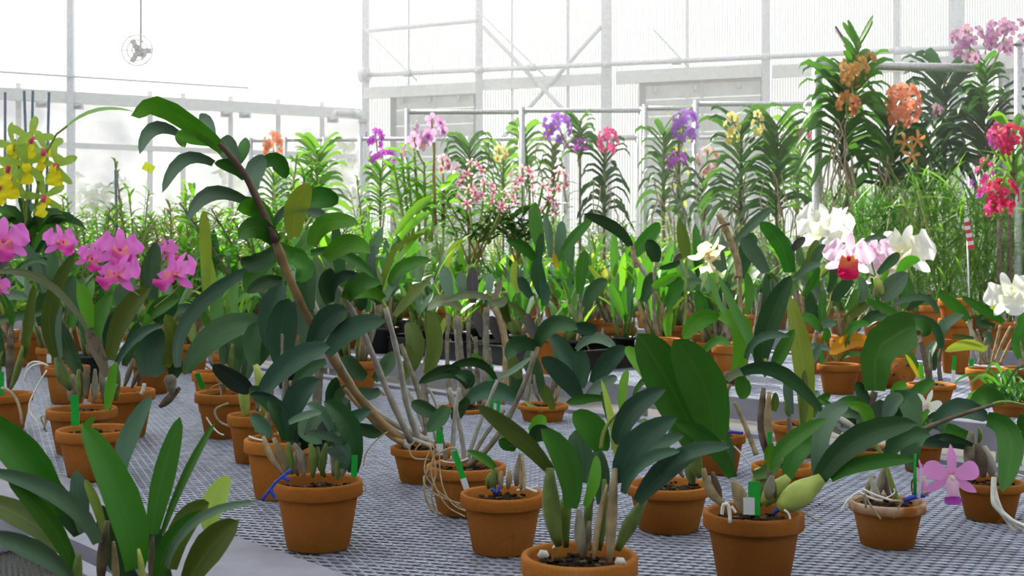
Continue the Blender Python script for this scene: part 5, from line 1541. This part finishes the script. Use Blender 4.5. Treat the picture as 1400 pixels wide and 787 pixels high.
p.run('''
L A 22 1196 474 1165 464 1134 484 z=-.04 dt=-.08 roll=.3
L Y 10 1206 460 1202 452 1196 445 z=-.06 dt=-.06
L M 13 1152 482 1164 450 1190 443 z=-.06 dt=-.09 roll=.3
L D 12 1184 446 1204 434 1226 438 z=-.05 dt=-.10 roll=.5
L M 16 1122 454 1110 438 1094 434 z=-.03 dt=-.05
L G 13 1118 452 1128 442 1144 442 z=-.02 dt=-.05
L M 12 1124 468 1130 458 1126 446 z=-.02 dt=-.03
L G 10 1102 478 1116 474 1136 478 z=-.05 dt=-.08
L M 8 1150 494 1164 484 1198 490 z=-.05 dt=-.10 roll=.5
L L 5 1180 470 1186 478 1190 484 z=-.1 dt=-.1
L G 12 1104 500 1112 490 1122 470 z=-.08 dt=-.1
B l 6 1142 494 1142 484 1142 476 z=-.04
B t 7 1140 492 1132 480 1126 466 z=-.02
C y 7 1104 496 1112 470 1117 452 z=-.05
C b 4 1158 486 1160 472 1160 466 z=-.06
L P 6 1128 494 1136 480 1144 470 z=.0 dt=.0
''')
plant_tag('bright green label at the left rim of the pot with the orange dead leaf', 1124, 478, 498, 3.94, 5, -2, 0.)
p = Plant('orchid with dark twisted stems in the clay pot behind the white star flower', 3.68, pot=(1273, 524, 66))
p.run('''
L D 14 1286 476 1274 444 1240 434 z=-.04 dt=-.1 roll=-.3
L G 17 1288 470 1290 446 1318 430 z=-.02 dt=-.05 roll=.3
L G 11 1282 428 1262 405 1216 418 z=-.03 dt=-.1 roll=.4
L M 14 1184 410 1214 422 1240 442 z=.05 dt=-.02 roll=-.4
L G 12 1268 500 1272 480 1280 466 z=.02 dt=.05
L M 16 1256 505 1246 490 1240 478 z=.03 dt=.05
L R 9 1262 518 1258 508 1260 496 z=-.03 dt=-.04
L Y 6 1256 516 1248 500 1238 484 z=-.04 dt=-.08
L D 14 1276 506 1278 490 1276 476 z=.03 dt=.05
C b 8 1270 518 1264 490 1258 466 z=-.02
C b 6 1286 520 1284 495 1288 474 z=-.02
B y 5 1274 516 1272 495 1272 478 z=.0
''')
plant_tag('green and white label in the pot behind the white star flower', 1303, 486, 522, 3.62, 5, 2, .45)
p = Plant('white-flowered cane orchid in the clay pot at far right of the second bench', 3.84, pot=(1352, 503, 61))
p.run('''
L M 14 1372 440 1344 422 1314 404 z=-.04 dt=-.1 roll=.3
L M 18 1324 438 1308 418 1282 400 z=-.02 dt=-.08 roll=.3
L D 14 1360 446 1340 440 1346 430 z=.0 dt=.0
L L 16 1348 478 1322 470 1292 480 z=-.08 dt=-.12 roll=.4
L D 6 1332 462 1318 460 1300 458 z=-.06 dt=-.1
L M 16 1364 430 1376 420 1384 432 z=.0 dt=.02
L L 12 1360 430 1358 422 1364 416 z=.02 dt=.02
L M 14 1394 490 1388 462 1402 440 z=-.1 dt=-.1
L G 12 1356 470 1350 458 1344 460 z=-.03 dt=-.04
C t 5 1346 498 1338 470 1322 440 z=.0
C w 6 1342 498 1330 460 1324 430 z=-.02
C t 5 1360 498 1370 470 1382 446 z=.0
C t 5 1368 498 1378 475 1390 455 z=.02
C y 5 1352 498 1352 470 1354 446 z=.0
C t 5 1356 498 1362 470 1368 444 z=.03
C y 5 1338 498 1344 478 1348 462 z=-.03
C y 4 1350 498 1342 470 1336 450 z=.03
''')
cattleya(p, 1382, 404, 66, -.1, -20, 5, -20, 'petal_white', 'petal_white', 'petal_white', (1378, 440))
plant_tag('green label at the left rim of the white-flowered far right pot', 1328, 490, 500, 3.78, 6, 0, 0.)
p = Plant('orchid in the clay pot cut by the right edge, behind the grassy tuft', 3.9, pot=(1402, 502, 60))
p.run('''
L M 16 1402 478 1396 468 1390 446 z=.0 dt=.0
L M 14 1404 470 1398 440 1410 420 z=.02 dt=.0
C t 5 1400 500 1394 470 1388 440 z=.0
''')
p = Plant('orchid with a drooping cream flower beside a bent brown cane stub', 4.3, pot=(1000, 470, 54))
p.run('''
L G 15 1004 332 1030 306 1056 284 z=.0 dt=-.04 roll=.3
L M 24 1078 372 1066 330 1038 304 z=-.05 dt=-.10 roll=.2
L G 24 1048 372 1032 345 1014 324 z=.0 dt=-.02
L D 24 1012 380 1020 345 1030 318 z=.04 dt=.05
L G 22 990 370 980 350 978 334 z=-.06 dt=-.10
L M 14 1020 430 1024 400 1020 372 z=.0 dt=.02
L D 16 1040 430 1050 400 1048 374 z=.02 dt=.04
L G 14 1060 430 1062 405 1054 380 z=.02 dt=.03
L M 16 1064 440 1072 410 1084 384 z=.0 dt=.0
L O 14 1056 400 1056 385 1052 372 z=.04 dt=.04
L D 18 996 440 990 410 996 384 z=.02 dt=.02
L M 18 970 446 960 420 952 396 z=.0 dt=-.03
C t 11 1010 380 1008 356 996 322 982 292 z=-.04 nodes=0
C t 7 1012 460 1012 420 1011 378 z=-.02
C y 6 996 464 992 430 990 400 z=.0
C y 6 1030 462 1036 430 1040 400 z=.02
C p 4 998 306 984 310 974 326 z=-.06 nodes=0
''')
cattleya(p, 966, 346, 56, -.15, 40, -45, 10, 'petal_ivory', 'petal_ivory', 'petal_ivory', (976, 324), pw=.42)
p = Plant('orchid with a spoon-shaped dark leaf and a dry white sheath, left of the cream flower', 4.45, pot=(905, 462, 52))
p.run('''
L D 18 862 336 840 310 798 292 z=-.05 dt=-.12 roll=.4
L M 22 862 352 880 330 902 304 z=.0 dt=.03
L D 21 896 358 894 342 884 328 z=-.08 dt=-.10
L O 18 938 352 934 330 928 298 z=-.02 dt=-.04 roll=-.3
L D 10 902 366 918 362 930 356 z=-.02 dt=-.04
L R 14 892 392 910 382 926 376 z=-.04 dt=-.08
L M 20 912 420 924 396 930 378 z=-.05 dt=-.07
L D 20 880 412 888 388 896 374 z=.0 dt=.02
L G 12 920 400 940 386 960 384 z=.02 dt=.02
L R 14 914 460 912 440 918 424 z=-.06 dt=-.07
L X 9 922 358 930 350 944 346 z=.05 dt=.0
C t 7 870 366 866 346 864 330 z=-.04
C w 7 884 376 876 364 868 352 z=-.03
C y 6 900 458 894 420 896 360 z=.0
C e 4 936 450 938 400 938 352 z=.0
C t 5 912 456 908 430 896 400 z=.02
''')
p = Plant('orchid with tall upright pale green leaves, right of the pink blossomed bushes', 4.6, pot=(745, 452, 48))
p.run('''
L M 20 742 346 734 310 732 276 z=.0 dt=.02 roll=.2
L G 12 752 352 750 320 744 292 z=.03 dt=.04
L M 16 732 356 716 338 692 328 z=-.02 dt=-.08
L D 12 738 360 738 340 742 318 z=-.04 dt=-.05
L G 16 762 366 766 330 768 302 z=.04 dt=.06
L M 16 766 356 784 326 812 298 z=.0 dt=.02
L D 22 748 412 738 380 736 352 z=-.05 dt=-.06
L L 10 708 400 702 376 706 356 z=-.04 dt=-.05
L B 16 744 418 746 400 740 382 z=-.08 dt=-.08
L M 18 792 402 796 370 800 342 z=-.02 dt=-.02
L D 22 802 420 812 398 830 382 z=.0 dt=.02
L B 16 726 406 716 390 710 378 z=-.02 dt=-.03
L Y 8 764 368 760 356 757 346 z=.0 dt=.0
L R 12 776 380 770 366 772 352 z=.0 dt=.0
C y 5 794 446 794 420 792 402 z=.0
C y 5 738 446 736 426 730 400 z=.0
''')
# pot lying on its side with drain holes, and the tall stacked pots
c = P(1225, 516, 4.15); q = empty('fallen_pot', (c.x, c.y, BZ)); tag(q, 'empty clay pot lying on its side, drain holes showing, right of centre', 'flower pot'); POTS.append((c.x, c.y, .1))
o = link('pot', pot_mesh(.12, .13), q, (0.02, -.05, .062)); kid(q, o); o.rotation_euler = (math.radians(-100), 0, math.radians(25))
for dx, dz in ((-.02, .015), (.018, .02), (0, -.02), (-.03, -.01)):
    m = MB(); z = Vector((c.x+dx+.005, c.y-.056, BZ+.062+dz)); m.tube([z, z+Vector((0, -.004, 0))], .006, 8); m.build('drain_hole', 'black_plastic', q)
for k, (lb, px, Y, n) in enumerate((('stack of three tall clay pots behind the leaning canes at right', 1306, 4.7, 3), ('pair of stacked clay pots behind the white frilled flower', 1275, 5.9, 2))):
    c = P(px, 350, Y)
    for i in range(n):
        q = empty('clay_pot', (c.x, c.y, BZ+i*.075)); tag(q, '%s pot of the %s' % (['lowest', 'second', 'topmost'][i if i < n-1 else 2], lb), 'flower pot', 'stacked clay pots')
        o = link('pot', pot_mesh(.125, .13), q); kid(q, o)
    POTS.append((c.x, c.y, .1))

# ---------------------------------------------------------------- the rest of the plants: rows on the benches
def fan_leaf(root, q, az, el, L, w, mat, curl, r, thick=0., ts=TS6, across=2):
    o = Vector((math.cos(az), math.sin(az), 0)); d1 = o*math.cos(el)+Vector((0, 0, math.sin(el)))
    e2 = el-curl; d2 = o*math.cos(e2)+Vector((0, 0, math.sin(e2)))
    mb = MB(); ribbon(mb, [q, q+d1*L*.5, q+d1*L*.5+d2*L*.5], w, up_face(q-o*.5), r.uniform(-.35, .35), .3, ts, across, thick, r.uniform(.36, .5), r.uniform(.42, .58), r.uniform(.5, .7))
    return mb.build('leaf', mat, root)
def proto_cattleya(seed, pal, n=12, hc=(.06, .16), L=(.15, .24), W=(.028, .046), pot='terracotta', pw=.125):
    r = random.Random(seed); root = empty('potted_orchid', (0, 0, 0)); add_pot(root, pw, .10, pot)
    k = max(4, n*2//3); left = n
    for i in range(k):
        a = r.uniform(0, 6.28); d = r.uniform(.0, .04); h = r.uniform(*hc); b = Vector((d*math.cos(a), d*math.sin(a), .085))
        t = b+Vector((math.cos(a)*h*r.uniform(.05, .5), math.sin(a)*h*r.uniform(.05, .5), h)); m = MB()
        m.tube([b, b.lerp(t, .35), b.lerp(t, .75), t], [.004, .008, .008, .004], 6); m.build('pseudobulb', r.choice(['bulb_green', 'bulb_grey', 'bulb_tan', 'bulb_green']), root)
        for j in range(2 if (left-(k-i)) > 0 and r.random() < .75 else 1):
            left -= 1
            fan_leaf(root, t, a+r.uniform(-1.2, 1.2)+j*2.6, r.uniform(.75, 1.45), r.uniform(*L), r.uniform(*W), r.choice(pal), r.uniform(-.1, .9), r)
    if r.random() < .8:
        m = MB(); m.tube([(.04, 0, .08), (.05, .02, .03), (.08, .0, .0)], .003, 5); m.build('aerial_root', 'root_pale', root)
    return root
def proto_dendro(seed, mat, nc=7, h=(.3, .6), L=.085, w=.02, n=16, cm='cane_green', spread=.16):
    r = random.Random(seed); root = empty('potted_orchid', (0, 0, 0)); add_pot(root, .11, .10, 'terracotta')
    fol = MB()
    for i in range(nc):
        a = r.uniform(0, 6.28); b = Vector((r.uniform(-.03, .03), r.uniform(-.03, .03), .085)); hh = r.uniform(*h); t = b+Vector((math.cos(a)*r.uniform(0, spread), math.sin(a)*r.uniform(0, spread), hh))
        m = MB(); m.tube(curve([b, b.lerp(t, .5)+Vector((0, 0, .02)), t], [0, .33, .66, 1]), [.005, .006, .005, .003], 5); m.build('cane', cm if r.random() < .7 else 'bulb_tan', root)
        cane_leaves(fol, b, t, n, L, w, .25, r)
    f = fol.build('foliage', mat, root); f['kind'] = 'stuff'
    return root
def proto_wisp(seed, mat, n=260, H=.75, spread=.22, hang=False):
    r = random.Random(seed); root = empty('potted_orchid', (0, 0, 0)); add_pot(root, .14, .12, 'terracotta'); fol = MB()
    for i in range(n):
        a = r.uniform(0, 6.28); z = r.uniform(.1, H*.8); rad = r.uniform(0, spread*.6)
        q = Vector((rad*math.cos(a), rad*math.sin(a), z)); a2 = r.uniform(0, 6.28); L = r.uniform(.10, .24); el = r.uniform(-.2, 1.3) if not hang else r.uniform(-1.2, .9)
        o = Vector((math.cos(a2)*math.cos(el), math.sin(a2)*math.cos(el), math.sin(el)))
        ribbon(fol, [q, q+o*L*.5, q+o*L+Vector((0, 0, -L*.15))], r.uniform(.005, .011), up_face(q-o), r.uniform(-.6, .6), .2, [0, .35, .7, 1], 2, 0, .6, .4, .8)
    f = fol.build('foliage', mat, root); f['kind'] = 'stuff'
    for i in range(6):
        a = r.uniform(0, 6.28); m = MB(); m.tube([(0, 0, .1), (.05*math.cos(a), .05*math.sin(a), H*.4), (spread*.6*math.cos(a), spread*.6*math.sin(a), H*.75)], .004, 5); m.build('cane', 'cane_green', root)
    return root
A_ = ['leaf_mid', 'leaf_dark', 'leaf_mid', 'leaf_grey', 'leaf_grey', 'leaf_olive', 'leaf_bright']; B_ = ['leaf_blue', 'leaf_mid', 'leaf_dark', 'leaf_grey', 'leaf_mid']; C_ = ['leaf_bright', 'leaf_light', 'leaf_mid', 'leaf_bright', 'leaf_olive', 'leaf_mid']
PROTO = {
 'catt': [proto_cattleya(11, A_, 18), proto_cattleya(12, A_, 20), proto_cattleya(13, C_, 18), proto_cattleya(14, B_, 18, pot='black_plastic'), proto_cattleya(15, C_, 20), proto_cattleya(16, A_, 16, (.10, .22), (.18, .27), (.03, .05))],
 'tray': [proto_cattleya(21, A_, 9, (.05, .10), (.12, .19), (.026, .040), 'black_plastic', .10), proto_cattleya(22, C_, 9, (.05, .11), (.12, .2), (.024, .038), 'black_plastic', .10), proto_cattleya(23, B_, 9, (.05, .10), (.13, .2), (.026, .04), 'black_plastic', .10)],
 'dend': [proto_dendro(31, 'leaf_fine'), proto_dendro(32, 'leaf_bright', 6, (.3, .55), .10, .022, 14), proto_dendro(33, 'leaf_mid', 8, (.25, .5), .09, .018, 15, 'bulb_tan'), proto_dendro(34, 'leaf_fine', 8, (.35, .7), .08, .016, 20), proto_dendro(35, 'leaf_light', 6, (.2, .5), .075, .02, 14)],
 'wisp': [proto_wisp(41, 'leaf_fine', 520, .85, .30), proto_wisp(42, 'leaf_fine', 520, .75, .32, True), proto_wisp(43, 'leaf_mid', 480, .8, .30)],
 'bush': [proto_dendro(51, 'leaf_olive', 15, (.2, .50), .080, .014, 26, 'bulb_tan', .30), proto_dendro(52, 'leaf_fine', 15, (.2, .55), .075, .015, 26, 'bulb_tan', .30), proto_dendro(53, 'leaf_mid', 15, (.15, .5), .085, .014, 26, 'bulb_brown', .30), proto_dendro(54, 'leaf_bright', 13, (.2, .5), .085, .018, 22, 'bulb_tan', .28)],
}
LOOK = {'catt': 'strap-leaved orchid', 'tray': 'black-potted small orchid', 'dend': 'leafy cane orchid', 'wisp': 'wispy orchid', 'bush': 'tangled small-leaved orchid'}
GROUP = {'catt': 'strap-leaved orchids on the back benches', 'tray': 'orchids in black pots in the trays', 'dend': 'leafy cane orchids on the back benches', 'wisp': 'wispy orchids at the right', 'bush': 'tangled small orchids at the left'}
USED = set(); ROWS = {}
for g in PROTO.values():
    for o in g: o.location = (0, 0, -50)
def place(kind, x, y, row, sc=1., z=BZ, check=.17):
    for a, b, r_ in POTS:
        if (a-x)**2+(b-y)**2 < (r_+.08)**2: return None
    POTS.append((x, y, .10*sc))
    px = 700+F*x/y
    pr = R.choice(PROTO[kind])
    if pr.name in USED: o = copy_tree(pr)
    else: USED.add(pr.name); o = pr
    o.location = (x, y, z); o.rotation_euler.z = R.uniform(0, 6.28); o.scale = (sc,)*3
    ROWS.setdefault((kind, row), []).append((px, o)); return o
# black trays with black pots on the second bench
for i, (s0, s1) in enumerate(((3.42, 4.03), (4.12, 4.74))):
    t = empty('pot_tray', SN((s0+s1)/2, 3.50, BZ)); tag(t, ['right black plastic tray of small pots on the second bench', 'left black plastic tray of small pots on the second bench'][i], 'tray', 'black pot trays')
    m = MB(); m.bar(SN(s0, 3.5, BZ+.008), SN(s1, 3.5, BZ+.008), .46, .012); m.build('tray_base', 'black_plastic', t, smooth=False)
    m = MB()
    for a, b in (((s0, 3.27), (s1, 3.27)), ((s0, 3.73), (s1, 3.73)), ((s0, 3.27), (s0, 3.73)), ((s1, 3.27), (s1, 3.73))): m.bar(SN(*a, BZ+.04), SN(*b, BZ+.04), .012, .075); m.bar(SN(*a, BZ+.074), SN(*b, BZ+.074), .03, .006)
    m.build('tray_wall', 'black_plastic', t, smooth=False)
    for j in range(4):
        for k in range(3):
            q = SN(s0+.09+j*.142, 3.35+k*.15); place('tray', q.x, q.y, 'black trays', R.uniform(.95, 1.1), BZ+.015)
def vis(x, y, mg=.05): return y > 1 and abs(x/y) < .412+mg
ROWN = {}
def row(bn, n, s0, s1, ds, pick, name, sc=(.9, 1.15)):
    s = s0
    while s < s1:
        q = SN(s+R.uniform(-.05, .05), n+R.uniform(-.06, .06)); 
        if vis(q.x, q.y):
            px = 700+F*q.x/q.y; k = pick(px, q.y)
            if k: place(k, q.x, q.y, name, R.uniform(*sc))
        s += ds
def pickA(px, Y): return None if Y < 3.9 else ('catt' if px > 190 or Y < 5.2 else 'bush')
def pickB(px, Y): return None if px > 1030 and Y < 5.3 else 'catt' if px > 430 else ('bush' if R.random() < .7 else ('dend' if R.random() < .5 else 'catt'))
def pickB2(px, Y):
    if px > 1030 and Y < 5.3: return None
    return 'catt' if px > 560 else ('bush' if R.random() < .75 else 'dend')
def pickC(px, Y):
    if px > 1150: return 'wisp'
    if px > 760: return R.choice(['dend', 'catt', 'dend'])
    return R.choice(['dend', 'dend', 'catt', 'bush'])
def pickD(px, Y): return 'wisp' if px > 1130 else R.choice(['dend', 'dend', 'bush'])
R.seed(5)
row('A', 2.2, 2.3, 9, .34, pickA, 'back row of the near bench'); row('A', 1.75, 3.4, 9, .40, pickA, 'middle row of the near bench')
row('B', 3.25, .9, 10.3, .27, pickB, 'front row of the second bench', (1.1, 1.35)); row('B', 3.62, .9, 10.3, .30, pickB, 'second row of the second bench', (1., 1.25))
row('B', 3.98, .9, 10.3, .30, pickB2, 'third row of the second bench', (1.05, 1.3)); row('B', 4.35, .9, 10.3, .30, pickB2, 'back row of the second bench', (1.1, 1.35))
row('C', 5.6, 1.6, 12.2, .40, pickC, 'front row of the third bench', (1., 1.3)); row('C', 6.05, 1.6, 12.2, .42, pickC, 'middle row of the third bench', (1.1, 1.4)); row('C', 6.6, 1.6, 12.2, .42, pickC, 'back row of the third bench', (1.1, 1.4))
row('D', 8.1, 2.2, 11.2, .55, pickD, 'front row of the farthest bench', (1.1, 1.5)); row('D', 8.8, 2.2, 11.2, .6, pickD, 'back row of the farthest bench', (1.2, 1.6))
def ordn(i): return '%d%s' % (i, 'th' if 10 < i % 100 < 14 else {1: 'st', 2: 'nd', 3: 'rd'}.get(i % 10, 'th'))
for (kind, rw), lst in ROWS.items():
    lst.sort(key=lambda t: t[0])
    for i, (px, o) in enumerate(lst): tag(o, '%s, %s from left in the %s' % (LOOK[kind], ordn(i+1), rw), 'orchid', GROUP[kind])
# prototypes that found no place
for g in PROTO.values():
    for o in g:
        if o.name not in USED:
            for c in KIDS.get(o.name, ()): bpy.data.objects.remove(c)
            bpy.data.objects.remove(o)
